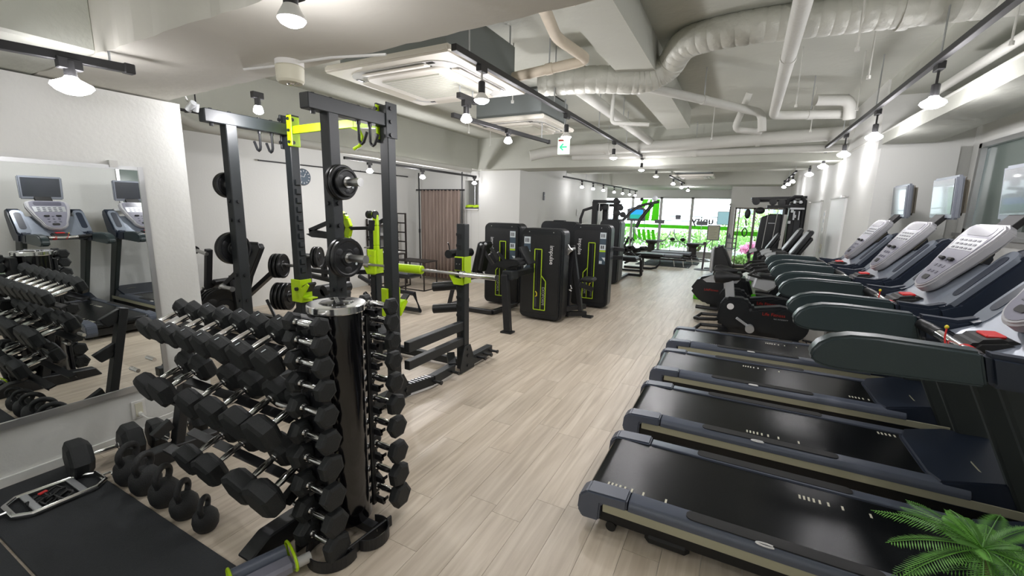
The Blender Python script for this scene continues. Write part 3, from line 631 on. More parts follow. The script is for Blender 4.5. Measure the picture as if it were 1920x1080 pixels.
def plate(r, t, label, c, ax, grp, cat='weight plate', holes=3):
    T = thing('weight_plate', label, cat, c, group=grp); T.rotation_euler = rotm(ax).to_euler()
    part('disc', MB().lathe([(.028, -t/2), (r*.40, -t/2), (r*.44, -t*.25), (r*.80, -t*.25), (r*.86, -t/2), (r*.97, -t/2), (r, -t*.3), (r, t*.3), (r*.97, t/2), (r*.86, t/2), (r*.80, t*.25), (r*.44, t*.25), (r*.40, t/2), (.028, t/2), (.026, 0), (.028, -t/2)], n=40), 'plate_rubber', T)
    for k in range(holes):
        a_ = 2*pi*k/holes+.5; part('grip_slot', MB().sph((r*.62*cos(a_), r*.62*sin(a_), t*.24), r*.19, (1.2, 1.0, .14), 14), 'black_steel', T)
    part('hub_ring', MB().lathe([(.026, t/2), (.034, t/2), (.034, t/2+.003), (.026, t/2+.003)], n=24), 'satin_steel', T)
    part('maker_disc', MB().cyl((r*.5, -r*.35, t*.25), (r*.5, -r*.35, t*.25+.002), r*.07, n=12), 'sticker_white', T)
    return T
def peg(T, p, d, L=.2, r=.024):
    p = V(p); d = V(d)
    part('plate_peg', MB(T).cyl(p, p+d*L, r, n=20).cyl(p, p+d*.02, r*1.6, n=20).cyl(p+d*L, p+d*(L+.006), r*1.08, n=20), 'satin_steel', T)
peg(PR, (xR+.04, yF, 1.69), (1, 0, 0), .20); peg(PR, (xR+.04, yF, 1.215), (1, 0, 0), .22)
peg(PR, (xL-.04, yF, 1.68), (-1, 0, 0), .17); peg(PR, (xL-.04, yF, 1.20), (-1, 0, 0), .17)
for i, (r, lab) in enumerate(((.110, 'innermost plate'), (.108, 'second plate'), (.085, 'small outermost plate'))):
    plate(r, .026, 'black rubber %s on the upper right peg of the power rack' % lab, (xR+.065+i*.030, yF, 1.69), (1, 0, 0), 'plates on the upper right rack peg')
for i, (r, lab) in enumerate(((.130, 'innermost plate'), (.128, 'outer plate with slots'))):
    plate(r, .030, 'black rubber %s on the lower right peg of the power rack' % lab, (xR+.067+i*.034, yF, 1.215), (1, 0, 0), 'plates on the lower right rack peg')
for i in range(2):
    plate(.095, .026, 'small black plate on the upper left peg of the power rack, %s' % ('inner', 'outer')[i], (xL-.065-i*.03, yF, 1.68), (1, 0, 0), 'plates on the upper left rack peg')
    plate(.125, .030, 'black plate on the lower left peg of the power rack, %s' % ('inner', 'outer')[i], (xL-.067-i*.034, yF, 1.20), (1, 0, 0), 'plates on the lower left rack peg')

# ---- half rack
HR = thing('half_rack', 'low dark grey squat rack with toothed posts holding the barbell', 'rack', (-2.75, 3.2, 0))
yH, xA, xB = 3.30, -3.33, -2.235
for x in (xA, xB):
    part('post', MB(HR).bx(x-.045, x+.045, yH-.04, yH+.04, .02, 1.405, bev=.005), 'grey_steel', HR)
    for z in [1.30, 1.20, 1.10]+[.80-.085*k for k in range(6)]:
        part('hook_slot', MB(HR).prism([(x-.047, z), (x-.012, z-.03), (x+.008, z-.03), (x+.008, z+.012), (x-.047, z+.022)], 'xz', yH-.0425, yH-.035), 'plate_rubber', HR)
for z0, z1 in ((.415, .50), (.27, .345)):
    part('side_rail', MB(HR).bx(xB-.02, xB+.035, yB+.03, yH-.03, z0, z1, bev=.004), 'grey_steel', HR)
    part('side_rail', MB(HR).bx(xA-.03, xA+.03, yB+.03, yH-.03, z0, z1, bev=.004), 'grey_steel', HR)
part('base_beam', MB(HR).bx(xA, xB, yH+.0, yH+.06, .03, .10, bev=.004), 'grey_steel', HR)
for x in (xA, xB):
    part('base_plate', MB(HR).prism([(yH-.12, .01), (yH+.12, .01), (yH+.12, .10), (yH+.05, .26), (yH-.05, .26), (yH-.12, .08)], 'yz', x+.046, x+.056, bev=.002), 'grey_steel', HR)
    for z in (.06, .16, .22): part('bolt', MB(HR).cyl((x+.055, yH, z), (x+.066, yH, z), .013, n=8), 'black_steel', HR)
part('foot_rail', MB(HR).bar((xR+.02, yB+.08, .07), (xR+.09, yB+.36, .07), .07, .08).bar((xR+.09, yB+.36, .07), (xR+.09, yB+.66, .08), .07, .08).bar((xR+.09, yB+.66, .10), (xR+.02, yB+.73, .18), .07, .07), 'grey_steel', HR, 'bent foot rail with ribbed top')
b = MB(HR)
for k in range(7): b.box((xR+.028+k*.0085, yB+.12+k*.032, .113), (.07, .012, .006))
part('rib', b, 'silver_paint', HR)
for y in (yB+.34, yB+.60): part('band_peg', MB(HR).cyl((xR+.10, y, .07), (xR+.20, y, .07), .013, n=10).cyl((xR+.20, y, .07), (xR+.21, y, .07), .019, n=12), 'black_steel', HR)
part('foot_rail', MB(HR).bx(xB-.02, xB+.05, yH+.12, yH+.48, .03, .13, bev=.005), 'grey_steel', HR)
for y in (yH+.18, yH+.30, yH+.42): part('band_peg', MB(HR).cyl((xB+.05, y, .09), (xB+.14, y, .09), .013, n=10).cyl((xB+.14, y, .09), (xB+.15, y, .09), .019, n=12), 'black_steel', HR)
for x in (xA, xB):
    part('bar_cup', MB(HR).prism([(x-.125, .965), (x-.075, .965), (x-.045, .915), (x+.02, .905), (x+.045, .94), (x+.045, .85), (x-.055, .85)], 'xz', yH-.075, yH-.045, bev=.003).bx(x-.045, x+.045, yH-.072, yH-.05, .98, 1.11, bev=.003), 'lime', HR)
    part('cup_pad', MB(HR).bx(x-.038, x+.038, yH-.082, yH-.07, .99, 1.10, bev=.003), 'vinyl_black', HR)
    part('cup_back', MB(HR).bx(x+.052, x+.058, yH-.06, yH+.05, .86, 1.11), 'lime_line', HR)
    for s in (-.012, .02): part('bolt', MB(HR).cyl((x+s, yH-.08, 1.045), (x+s, yH-.087, 1.045), .005, n=8), 'satin_steel', HR)
for s, z in ((0, .60), (0, .82)):
    part('dip_pad', MB(HR).cyl((xB-.06, yH+.12, z), (xB-.36, yH+.02, z-.04), .045, n=20), 'vinyl_black', HR)
# lime lever arm on the left post
lev = [(xA+.0, yH, 1.47), (xA+.03, yH-.01, 1.46), (xA+.045, yH-.02, 1.35), (xA+.05, yH-.03, 1.15), (xA+.05, yH-.03, .92)]
b = MB(HR)
for p, q in zip(lev[:-1], lev[1:]): b.bar(p, q, .06, .035, bev=.006)
part('lever_arm', b, 'lime', HR)
part('roller', MB(HR).cyl((xA-.05, yH-.03, 1.46), (xA-.02, yH-.03, 1.46), .04).cyl((xA+.04, yH-.03, 1.46), (xA+.06, yH-.03, 1.46), .04), 'black_steel', HR)
part('lever_plate', MB(HR).bx(xA-.03, xA+.07, yH-.085, yH-.05, .86, 1.10, bev=.004), 'lime', HR)
part('spring_pin', MB(HR).cyl((xA-.10, yH-.05, 1.12), (xA-.02, yH-.05, 1.13), .008), 'satin_steel', HR)
part('lower_post_clad', MB(HR).bx(xA-.03, xA+.03, yH-.05, yH-.041, .1, .82), 'black_steel', HR)
# barbell
BB = thing('barbell', 'steel barbell with a lime foam pad resting on the squat rack cups', 'barbell', (-2.75, yH-.10, .955))
yb = yH-.085; zb = .955
part('shaft', MB(BB).cyl((-3.32, yb, zb), (-2.19, yb, zb), .014, n=16), 'satin_steel', BB)
part('sleeve', MB(BB).cyl((-2.165, yb, zb), (-1.83, yb, zb), .025, n=24).cyl((-2.20, yb, zb), (-2.165, yb, zb), .033, n=24), 'chrome', BB)
part('sleeve', MB(BB).cyl((-3.36, yb, zb), (-3.70, yb, zb), .025, n=24).cyl((-3.32, yb, zb), (-3.36, yb, zb), .033, n=24), 'chrome', BB)
part('foam_pad', MB(BB).lathe([(.034, 0), (.042, .006), (.042, .41), (.034, .416)], (-3.06, yb, zb), (1, 0, 0), 24), 'lime', BB, 'lime foam neck pad')

# ================================================================== TREADMILLS
def treadmill(loc, label):
    T = thing('treadmill', label, 'treadmill', loc, group='treadmills in a row along the right wall')
    hw = .335
    part('base_frame', MB().bx(.05, 2.0, -hw+.03, hw-.03, .035, .125, bev=.01).bx(.30, .50, -hw+.02, -hw+.10, .0, .06, bev=.02).bx(.30, .50, hw-.10, hw-.02, .0, .06, bev=.02), 'tread_dark', T)
    for s in (-1, 1):
        part('side_panel', MB().bx(.10, 1.95, s*(hw-.006), s*(hw+.0), .110, .158, bev=.004), 'tread_cream', T)
        part('side_rail', MB().prism([(s*(hw+.004), .155), (s*(hw+.004), .180), (s*(hw-.012), .203), (s*(hw-.085), .207), (s*(hw-.085), .155)], 'yz', .22, 1.72, bev=.004), 'tread_grey', T)
        part('end_cap', MB().prism([(.0, .05), (-.025, .09), (-.018, .17), (.02, .203), (.215, .212), (.215, .155), (.09, .15), (.085, .055)], 'xz', s*(hw-.095), s*(hw+.008), bev=.008, seg=2), 'tread_grey', T)
        part('foot_grip', MB().prism([(p[0], p[1]*s) for p in rrect(.47, 1.18, hw-.078, hw-.016, .028)], 'xy', .2055, .2095), 'tread_dark', T, 'dark ribbed standing strip')
        part('roller_foot', MB().cyl((.14, s*.25, .025), (.14, s*.31, .025), .025), 'tread_dark', T)
    part('belt', MB().prism([(.02, .13), (.0, .16), (.015, .188), (.06, .198), (1.70, .198), (1.70, .13)], 'xz', -.245, .245, bev=.004), 'belt', T)
    b = MB(); A = [(1.56, -.335), (1.53, -.23), (1.53, .22), (1.57, .335), (1.85, .335), (2.10, .27), (2.13, 0), (2.10, -.27), (1.85, -.335)]
    t = bmesh.new(); n = len(A); lo = [t.verts.new((p[0], p[1], .10)) for p in A]; hi = [t.verts.new((p[0]+(.04 if p[0] < 1.6 else -.05), p[1]*.95, .212 if p[0] < 1.6 else .275)) for p in A]
    t.faces.new(lo[::-1]); t.faces.new(hi)
    for i in range(n): t.faces.new((lo[i], lo[(i+1) % n], hi[(i+1) % n], hi[i]))
    bmesh.ops.bevel(t, geom=t.edges[:], offset=.012, segments=2, affect='EDGES', clamp_overlap=True); b._merge(t)
    part('motor_cover', b, 'tread_navy', T)
    part('cover_badge', MB().prism([(p[0], p[1]) for p in rrect(1.78, 1.84, -.22, -.08, .028)], 'xy', .23, .262), 'tread_cream', T)
    part('logo', MB().tube([(.78+.035*cos(RD(a_)), -hw+.010+.009*sin(RD(a_)), .207) for a_ in range(40, 330, 24)], .004, 6), 'print_white', T, 'pale crescent emblem')
    for s in (-1, 1):
        y0 = s*.30
        # upright
        part('upright', MB().prism([(1.95, .02), (2.09, .02), (1.70, 1.06), (1.50, 1.06)], 'xz', y0-.028, y0+.028, bev=.012), 'olive_frame', T)
        pr = [(.828, 1.035), (.832, 1.062), (.850, 1.092), (.885, 1.118), (.94, 1.134), (1.02, 1.138), (1.28, 1.130), (1.31, 1.015), (1.22, 1.012), (1.0, 1.003), (.92, 1.0), (.87, 1.006), (.84, 1.018)]
        part('handrail', MB().prism(pr, 'xz', y0-.038, y0+.038, bev=.020, seg=3), 'tread_green', T)
        part('rail_joint', MB().prism([(1.288, 1.128), (1.42, 1.120), (1.52, 1.15), (1.60, 1.09), (1.50, 1.01), (1.315, 1.015)], 'xz', y0-.037, y0+.037, bev=.016, seg=2), 'tread_navy', T)
        wing = [(1.44, 1.115), (1.52, 1.15), (1.68, 1.36), (1.715, 1.405), (1.76, 1.425), (1.81, 1.405), (1.83, 1.34), (1.74, 1.12), (1.66, 1.02), (1.48, 1.02)]
        part('console_arm', MB().prism(wing, 'xz', s*.288-.066, s*.288+.058, bev=.016, seg=2), 'tread_navy', T)
        u = V((.62, 0, .785)); nn = V((-.785, 0, .62)); c0 = V((1.600, s*.282, 1.262))
        Mx = MX(((u.x, 0, nn.x, c0.x), (0, 1, 0, c0.y), (u.z, 0, nn.z, c0.z), (0, 0, 0, 1)))
        cup = part('arm_trim', MB(M=Mx).prism(rrect(-.19, .17, -.060, .056, .045), 'xy', -.01, .014), 'tread_silver', T)
        part('cup_recess', MB(M=Mx).prism(rrect(-.12, .135, -.033, .030, .028), 'xy', .012, .0165), 'tread_navy', cup, 'dark recessed holder')
    # cowl
    b = MB(); b.prism([(1.38, 1.075), (1.47, 1.115), (1.64, 1.33), (1.68, 1.32), (1.56, 1.06), (1.44, 1.035)], 'xz', -.262, .262, bev=.010, seg=2)
    part('cowl', b, 'tread_silver', T)
    u = V((.585, 0, .811)); nn = V((-.811, 0, .585)); c0 = V((1.475, 0, 1.165))
    Mc = MX(((u.x, 0, nn.x, c0.x), (0, 1, 0, 0), (u.z, 0, nn.z, c0.z), (0, 0, 0, 1)))
    def outl(k, dz=0):
        P = []
        for i in range(13):
            a_ = RD(180+180*i/12+0); P.append((.10+.11*k*sin(RD(-90+0))*0+0, 0))
        P = []
        for i in range(15):  # rounded bottom
            a_ = pi/2+pi*i/14; P.append((.095+.105*k*cos(a_), .125*k*sin(a_)))
        P += [(.20, -.170*k), (.33, -.205*k), (.40*1.0-.02*(1-k), -.200*k), (.425-.06*(1-k), -.15*k), (.425-.06*(1-k), .15*k), (.40-.02*(1-k), .200*k), (.33, .205*k), (.20, .170*k)]
        return P
    part('console', MB(M=Mc).prism(outl(1.0), 'xy', -.022, .030, bev=.010, seg=2), 'console_white', T)
    cf = part('console_face', MB(M=Mc).prism(outl(.82), 'xy', .028, .0325), 'console_face', T)
    part('display_window', MB(M=Mc).prism(rrect(.345, .40, -.13, .13, .025), 'xy', .032, .034), 'console_dark', cf)
    part('readout_strip', MB(M=Mc).prism([(.25, -.145), (.33, -.15), (.33, .15), (.25, .145)], 'xy', .032, .0335), 'silver_paint', cf)
    b = MB(M=Mc)
    for i in range(3):
        for j in range(5): b.box((.262+i*.025, -.10+j*.05, .0345), (.010, .028, .002))
    for i in range(3):
        for j in range(3): b.box((.10+i*.04, -.05+j*.05, .0335), (.016, .022, .003), bev=.001)
    part('buttons', b, 'console_dark', cf, kind='stuff')
    part('key_cluster', MB(M=Mc).prism(rrect(.045, .075, -.035, .035, .012), 'xy', .030, .036), 'tread_dark', cf)
    for s in (-1, 1): part('toggle', MB(M=Mc).box((.185, s*.055+.0, .040), (.018, .05, .016), bev=.004), 'tread_dark', T)
    part('console_neck', MB(M=Mc).prism([(.16, -.07), (.34, -.09), (.34, .09), (.16, .07)], 'xy', -.06, -.02, bev=.006), 'screen_back', T)
    # monitor
    tl = RD(3); cm_ = V((1.80, 0, 1.685)); Mm = MX.Translation(cm_) @ MX.Rotation(-tl, 4, 'Y')
    part('monitor_shell', MB(M=Mm).prism([(-.20, -.145), (.20, -.145), (.205, .145), (-.205, .145)], 'yz', -.022, .020, bev=.012, seg=2), 'screen_frame', T)
    b = MB(M=Mm); part('monitor_back', b.prism([(-.175, -.12), (.175, -.12), (.185, .13), (-.185, .13)], 'yz', .02, .055, bev=.02, seg=2), 'screen_back', T)
    part('monitor_glass', MB(M=Mm).prism([(-.175, -.11), (.175, -.11), (.178, .125), (-.178, .125)], 'yz', -.0245, -.021), 'screen_glass', T, smooth=False)
    part('monitor_neck', MB().bar((1.745, 0, 1.50), (1.80, 0, 1.57), .16, .03), 'tread_dark', T)
    # stop pod + grab bar
    part('stop_pod', MB().prism([(1.33, 1.075), (1.36, 1.115), (1.44, 1.13), (1.50, 1.11), (1.50, 1.06), (1.40, 1.05)], 'xz', -.085, .085, bev=.016, seg=2), 'tread_dark', T)
    part('stop_button', MB().box((1.42, 0, 1.127), (.055, .085, .012), rot=(0, -.08, 0), bev=.004), 'red', T, 'red stop button')
    gp = [(1.30, .26, 1.09), (1.315, .20, 1.085), (1.33, .10, 1.075), (1.335, 0, 1.07), (1.33, -.10, 1.075), (1.315, -.20, 1.085), (1.30, -.26, 1.09)]
    part('grab_bar', MB().tube(gp, .020, 14), 'chrome', T)
    for s in (-1, 1): part('bar_grip', MB().tube([(1.30, s*.265, 1.09), (1.315, s*.20, 1.085), (1.325, s*.14, 1.079)], .0225, 14), 'vinyl_black', T)
    return T
TY = [2.20, 3.13, 4.10, 5.05]
TL = ['grey treadmill nearest the camera, with a red safety cord on its bar', 'grey treadmill second from the camera in the row', 'grey treadmill third from the camera, second from the far end', 'grey treadmill at the far end of the row by the partition']
t0 = treadmill((-.55, TY[0], 0), TL[0])
for k in range(1, 4): dup(t0, (-.55, TY[k], 0), TL[k])
MK = (((.094, -.23, 8), (.94, .13, 8)), ((.72, -.20, 8), (1.46, .20, 5)), ((.705, .155, 8), (1.42, -.17, 6), (.06, .17, 1)), ((.40, -.235, 8), (.92, .12, 8)))
for T, rows in zip([o for o in C.objects if o.name.startswith('treadmill') and o.type == 'EMPTY'], MK):
    b = MB()
    for x0, y0, n in rows:
        for dx in (0, .018, .037, .057, .081, .115, .17, .275)[:n]: b.bx(x0+dx, x0+dx+.009, y0-.016, y0+.016, .198, .1988)
    part('belt_marking', b, 'belt_mark', T, 'pale dashes printed on the belt', smooth=False, kind='stuff')
for k in (0, 1):
    T = thing('safety_cord', ('red safety cord with a yellow clip wound on the nearest treadmill bar', 'red safety cord wound on the bar of the second treadmill')[k], 'cord', (-.55+1.335, TY[k]-.02, 1.07))
    for q in (-.02, .0, .02):
        b = MB().tube([(.003, q-.03+.002*cos(a_), 0) for a_ in (0,)]+[], .004, 6) if False else MB()
        L = [(.0225*cos(2*pi*i/14), q*.7-.06, .0225*sin(2*pi*i/14)) for i in range(14)]
        part('loop', b.tube(L, .0035, 6, closed=True), 'red', T)
    part('dangle', MB().tube([(-.024, .04, -.02), (-.026, .06, .02), (-.022, .07, .055)], .003, 6), 'red', T)
    part('clip', MB().sph((-.022, .072, .058), .007, (1, 1, 1.2)), 'yellow', T)
# ================================================================== SELECTORISED MACHINES
def shroud(T, cx, cy, wd, h, dp, flip=False, z0=.03):
    """front face towards -y; local mesh in world coordinates"""
    part('shroud', MB(T).prism(rrect(cx-wd/2, cx+wd/2, z0, h, .075, 6), 'xz', cy, cy+dp, bev=.018, seg=2), 'shroud_black', T)
    part('shroud_rim', MB(T).prism(rrect(cx-wd/2-.012, cx+wd/2+.012, z0-.005, h+.012, .08, 6), 'xz', cy+.05, cy+dp-.05, bev=.01), 'shroud_black', T)
    part('front_panel', MB(T).prism(rrect(cx-wd/2+.035, cx+wd/2-.035, z0+.07, h-.07, .04, 5), 'xz', cy-.005, cy+.01, bev=.003), 'vinyl_black', T)
    s = -1 if flip else 1
    # lime outlined window, weight window + lettering bay
    X = lambda a: cx+s*a
    w0, w1 = (-.085, .02); zt, zb, zm = h-.27, .16, .60
    out = [(w0, zt), (w1, zt), (w1, zm+.05), (w1+.07, zm-.03), (w1+.07, zb), (w0, zb)]
    pts = [(X(a), b_) for a, b_ in out]
    part('window_void', MB(T).prism(pts, 'xz', cy-.008, cy-.004), 'plate_rubber', T)
    b = MB(T)
    pp = pts+[pts[0]]
    for p, q in zip(pp[:-1], pp[1:]): b.bar((p[0], cy-.011, p[1]), (q[0], cy-.011, q[1]), .008, .013, bev=.002, upv=(0, 0, 1) if abs(p[1]-q[1]) < .01 else (1, 0, 0))
    b.bar((X(w1), cy-.011, zm+.05), (X(w1), cy-.011, zb), .008, .009, upv=(1, 0, 0))
    part('lime_outline', b, 'lime_line', T)
    part('guide_rod', MB(T).cyl((X(w0+.035), cy-.009, zb+.02), (X(w0+.035), cy-.009, zt-.02), .008, n=8), 'grey_steel', T)
    part('selector_pin', MB(T).tube([(X(w0+.03), cy-.02, .42), (X(w0+.055), cy-.03, .40), (X(w0+.055), cy-.03, .36), (X(w0+.03), cy-.02, .35)], .007, 6), 'yellow', T)
    part('stack_labels', MB(T).bx(X(w0+.02), X(w0+.045), cy-.014, cy-.009, zb+.04, .34), 'console_dark', T)
    text('lettering', 'EXOFORM', .055, (X(w1+.035), cy-.009, (zm+zb)/2-.02), (RD(90), RD(90), 0), 'silver_paint', T, world=True)
    text('lettering', 'impulse', .085, (cx+(.165 if s > 0 else -.165), cy-.009, h-.34), (RD(90), RD(90), 0), 'print_white', T, world=True)
    sx = cx-s*.205
    part('instruction_label', MB(T).bx(sx-.05, sx+.05, cy-.0065, cy-.0045, h-.60, h-.10), 'sticker_blue', T)
    for za, zb_ in ((h-.20, h-.105), (h-.375, h-.29)): part('label_card', MB(T).bx(sx-.047, sx+.047, cy-.009, cy-.006, za, zb_), 'sticker_white', T, smooth=False)
    b = MB(T)
    for k in range(3): b.bx(sx-.03+k*.022, sx-.018+k*.022, cy-.0105, cy-.009, h-.18, h-.125)
    for k in range(2): b.bx(sx-.03+k*.03, sx-.01+k*.03, cy-.0105, cy-.009, h-.355, h-.305)
    part('pictogram', b, 'print_dark', T, smooth=False)
    part('label_stripe', MB(T).bx(sx-.047, sx+.047, cy-.0095, cy-.006, h-.405, h-.378), 'lime_line', T, smooth=False)
    part('label_card', MB(T).prism([(sx-s*.047, h-.55), (sx-s*.047, h-.49), (sx+s*.01, h-.49)], 'xz', cy-.009, cy-.006), 'sticker_white', T, smooth=False)
    part('label_card', MB(T).bx(sx-.0, sx+s*.045, cy-.009, cy-.006, h-.59, h-.545), 'sticker_white', T, smooth=False)
    for xx in (-wd/2+.13, wd/2-.13): part('bolt', MB(T).cyl((cx+xx, cy+.01, h-.035), (cx+xx, cy-.002, h-.035), .008, n=8), 'satin_steel', T)
def bars(T, name, segs, w, h, m='black_steel', bev=.004):
    for p, q in segs: part(name, MB(T).bar(p, q, w, h, bev=bev), m, T)

GM = 'selectorised weight machines in the middle of the room'
T = thing('weight_machine', 'black weight machine with lime window nearest the camera, padded seat on its left', 'machine', (-2.4, 5.45, 0), group=GM)
shroud(T, -2.385, 5.42, .62, 1.28, .30)
bars(T, 'frame_leg', [((-2.47, 4.66, .01), (-2.56, 4.72, .72)), ((-2.56, 4.70, .70), (-2.50, 5.38, .72))], .09, .07)
part('foot_plate', MB(T).bx(-2.55, -2.40, 4.60, 4.72, 0, .02), 'black_steel', T)
part('seat_pad', MB(T).prism([(-2.78, .80), (-2.78, .86), (-2.54, .92), (-2.42, .91), (-2.40, .84), (-2.60, .78)], 'xz', 4.80, 5.05, bev=.02, seg=2), 'vinyl_black', T)
part('back_pad', MB(T).box((-2.44, 5.10, .95), (.035, .22, .26), rot=(0, -.55, 0), bev=.012, seg=2), 'vinyl_black', T)
part('pivot_bracket', MB(T).bx(-2.60, -2.46, 4.72, 4.9, .66, .78, bev=.01), 'grey_steel', T)
bars(T, 'handle_arm', [((-2.90, 4.9, .95), (-2.84, 5.0, .80)), ((-2.80, 4.95, .98), (-2.72, 5.05, .84))], .035, .035)
bars(T, 'frame_tube', [((-2.10, 5.80, .02), (-2.08, 5.85, 1.05)), ((-2.08, 5.85, 1.05), (-1.93, 5.90, .10)), ((-2.26, 5.50, .14), (-1.90, 6.0, .16)), ((-2.12, 5.80, .06), (-1.88, 6.0, .05)), ((-1.98, 5.88, .5), (-1.84, 6.1, .4))], .06, .07)
part('foot_plate', MB(T).bx(-1.92, -1.78, 5.93, 6.06, 0, .02), 'black_steel', T)
part('adjust_disc', MB(T).prism([(-2.055+(.078 if k % 2 == 0 else .045)*cos(k*pi/4), 1.01+(.078 if k % 2 == 0 else .045)*sin(k*pi/4)) for k in range(8)], 'xz', 5.585, 5.61, bev=.006).cyl((-2.055, 5.57, 1.01), (-2.055, 5.85, 1.01), .02), 'satin_steel', T)
part('adjust_knob', MB(T).tube([(-2.0, 5.6, .52), (-1.97, 5.58, .48), (-2.01, 5.58, .46), (-1.98, 5.6, .44)], .008, 6), 'satin_steel', T)
part('small_seat', MB(T).bx(-1.98, -1.80, 5.95, 6.2, .52, .58, bev=.02), 'vinyl_black', T)

T = thing('weight_machine', 'black weight machine with lime window on the left, seat frame in front of it', 'machine', (-3.3, 6.0, 0), group=GM)
shroud(T, -3.33, 6.0, .63, 1.31, .30, flip=True)
bars(T, 'frame_tube', [((-3.9, 5.35, .04), (-3.1, 5.35, .04)), ((-3.1, 5.35, .04), (-3.02, 5.95, .06)), ((-3.88, 5.35, .06), (-3.78, 5.4, .55)), ((-3.62, 5.35, .05), (-3.72, 5.35, .40)), ((-3.78, 5.4, .5), (-3.40, 5.7, .5)), ((-3.9, 5.38, .04), (-3.9, 5.9, .04))], .07, .06)
part('seat_pad', MB(T).bx(-3.86, -3.48, 5.35, 5.75, .48, .57, bev=.03, ), 'vinyl_black', T)
part('back_pad', MB(T).box((-3.50, 5.70, .80), (.10, .34, .50), rot=(0, .25, 0), bev=.03), 'vinyl_black', T)
for q, (x, z) in enumerate(((-3.82, .86), (-3.62, .88))):
    part('thigh_roller', MB(T).cyl((x, 5.25, z), (x, 5.55, z), .065, n=20), 'vinyl_black', T)
    part('lever', MB(T).tube([(x, 5.3, z), (x-.02, 5.3, z+.12), (x-.02, 5.27, z+.17)], .010, 6), 'black_steel', T)
bars(T, 'handle_arm', [((-3.40, 5.5, 1.0), (-3.25, 5.6, .70)), ((-3.30, 5.45, 1.02), (-3.42, 5.5, .62)), ((-3.2, 5.45, .98), (-3.1, 5.5, .80))], .045, .045)
part('end_tip', MB(T).sph((-3.40, 5.5, 1.01), .022).sph((-3.29, 5.45, 1.03), .022), 'silver_paint', T)

T = thing('weight_machine', 'black weight machine with lime window on the right, facing the aisle', 'machine', (-2.05, 6.6, 0), group=GM)
shroud(T, -2.06, 6.6, .60, 1.32, .30, flip=True)
part('edge_trim', MB(T).bx(-1.768, -1.758, 6.66, 6.86, .25, 1.2), 'silver_paint', T)
bars(T, 'frame_tube', [((-2.35, 7.2, .04), (-2.0, 7.2, .04)), ((-2.2, 6.9, .04), (-2.2, 7.6, .04))], .07, .06)
bars(T, 'arm', [((-1.80, 6.95, .95), (-1.62, 7.05, .93)), ((-1.80, 6.95, .80), (-1.65, 7.05, .80))], .06, .06)
T = thing('weight_machine', 'black weight machine mostly hidden behind the nearest one, rear shroud showing', 'machine', (-3.0, 7.0, 0), group=GM)
part('shroud', MB(T).prism(rrect(-3.10, -2.45, .03, 1.34, .09, 6), 'xz', 7.0, 7.3, bev=.018, seg=2), 'shroud_black', T)
part('shroud_rim', MB(T).prism(rrect(-3.112, -2.438, .02, 1.352, .09, 6), 'xz', 7.05, 7.25, bev=.01), 'shroud_black', T)
part('top_handle', MB(T).bx(-2.9, -2.7, 7.08, 7.2, 1.34, 1.37, bev=.01), 'black_steel', T)
part('seat_pad', MB(T).bx(-2.70, -2.40, 6.45, 6.8, .46, .54, bev=.03), 'vinyl_black', T)
bars(T, 'frame_tube', [((-2.55, 6.45, .04), (-2.55, 7.0, .04)), ((-2.55, 6.6, .04), (-2.55, 6.6, .48))], .07, .06)
T = thing('weight_machine', 'plain black machine shroud beyond the right hand weight machine', 'machine', (-2.2, 9.0, 0), group=GM)
part('shroud', MB(T).prism(rrect(-2.62, -2.20, .03, 1.36, .09, 6), 'xz', 9.0, 9.5, bev=.018, seg=2), 'shroud_black', T)
part('shroud_rim', MB(T).prism(rrect(-2.63, -2.19, .02, 1.372, .09, 6), 'xz', 9.08, 9.42, bev=.01), 'shroud_black', T)
part('seat_pad', MB(T).bx(-2.40, -2.0, 9.9, 10.3, .42, .52, bev=.03), 'vinyl_black', T)
bars(T, 'frame_tube', [((-2.3, 9.5, .04), (-2.3, 10.5, .04)), ((-2.3, 10.5, .04), (-1.98, 10.5, .04)), ((-1.98, 10.5, .04), (-1.98, 10.4, .42)), ((-2.25, 10.3, .44), (-1.98, 10.4, .44))], .06, .06)
# tall multi station
T = thing('cable_multi_station', 'tall black multi-station with twin columns, pulleys and a long curved arm', 'machine', (-3.0, 10.2, 0))
bars(T, 'column', [((-3.05, 10.0, .0), (-3.05, 10.0, 1.76)), ((-2.60, 10.2, .0), (-2.60, 10.2, 1.76)), ((-2.88, 10.3, .0), (-2.88, 10.3, 1.70))], .12, .09)
bars(T, 'top_beam', [((-3.12, 10.05, 1.76), (-2.50, 10.15, 1.76)), ((-3.1, 10.3, 1.68), (-2.5, 10.3, 1.68))], .10, .07)
part('rounded_arm', MB(T).tube([(-3.35, 9.9, .9), (-3.36, 9.9, 1.35), (-3.30, 9.92, 1.55), (-3.10, 9.98, 1.62)], .035, 8), 'black_steel', T)
for k, (x, z) in enumerate(((-2.80, 1.62), (-2.44, 1.62), (-2.38, 1.47), (-2.50, 1.50), (-2.92, 1.60), (-2.55, 1.78))):
    part('pulley', MB(T).lathe([(.03, -.02), (.065, -.015), (.055, 0), (.065, .015), (.03, .02)], (x, 9.95, z), (0, 1, 0), 16), 'black_steel', T)
part('guide_rod', MB(T).cyl((-2.92, 9.9, 0), (-2.92, 9.9, 1.7), .014, n=8), 'satin_steel', T)
part('guide_rod', MB(T).cyl((-2.70, 9.9, 0), (-2.70, 9.9, 1.7), .014, n=8), 'satin_steel', T)
part('curved_arm', MB(T).tube([(-2.55, 10.6, 1.30), (-2.45, 11, 1.52), (-2.30, 11.2, 1.68), (-2.1, 11.3, 1.74), (-1.85, 11.4, 1.80)], .035, 8), 'black_steel', T)
part('curved_arm', MB(T).tube([(-2.32, 11.2, 1.15), (-2.25, 11.25, 1.35), (-2.12, 11.3, 1.55), (-1.98, 11.35, 1.74)], .045, 8), 'black_steel', T)
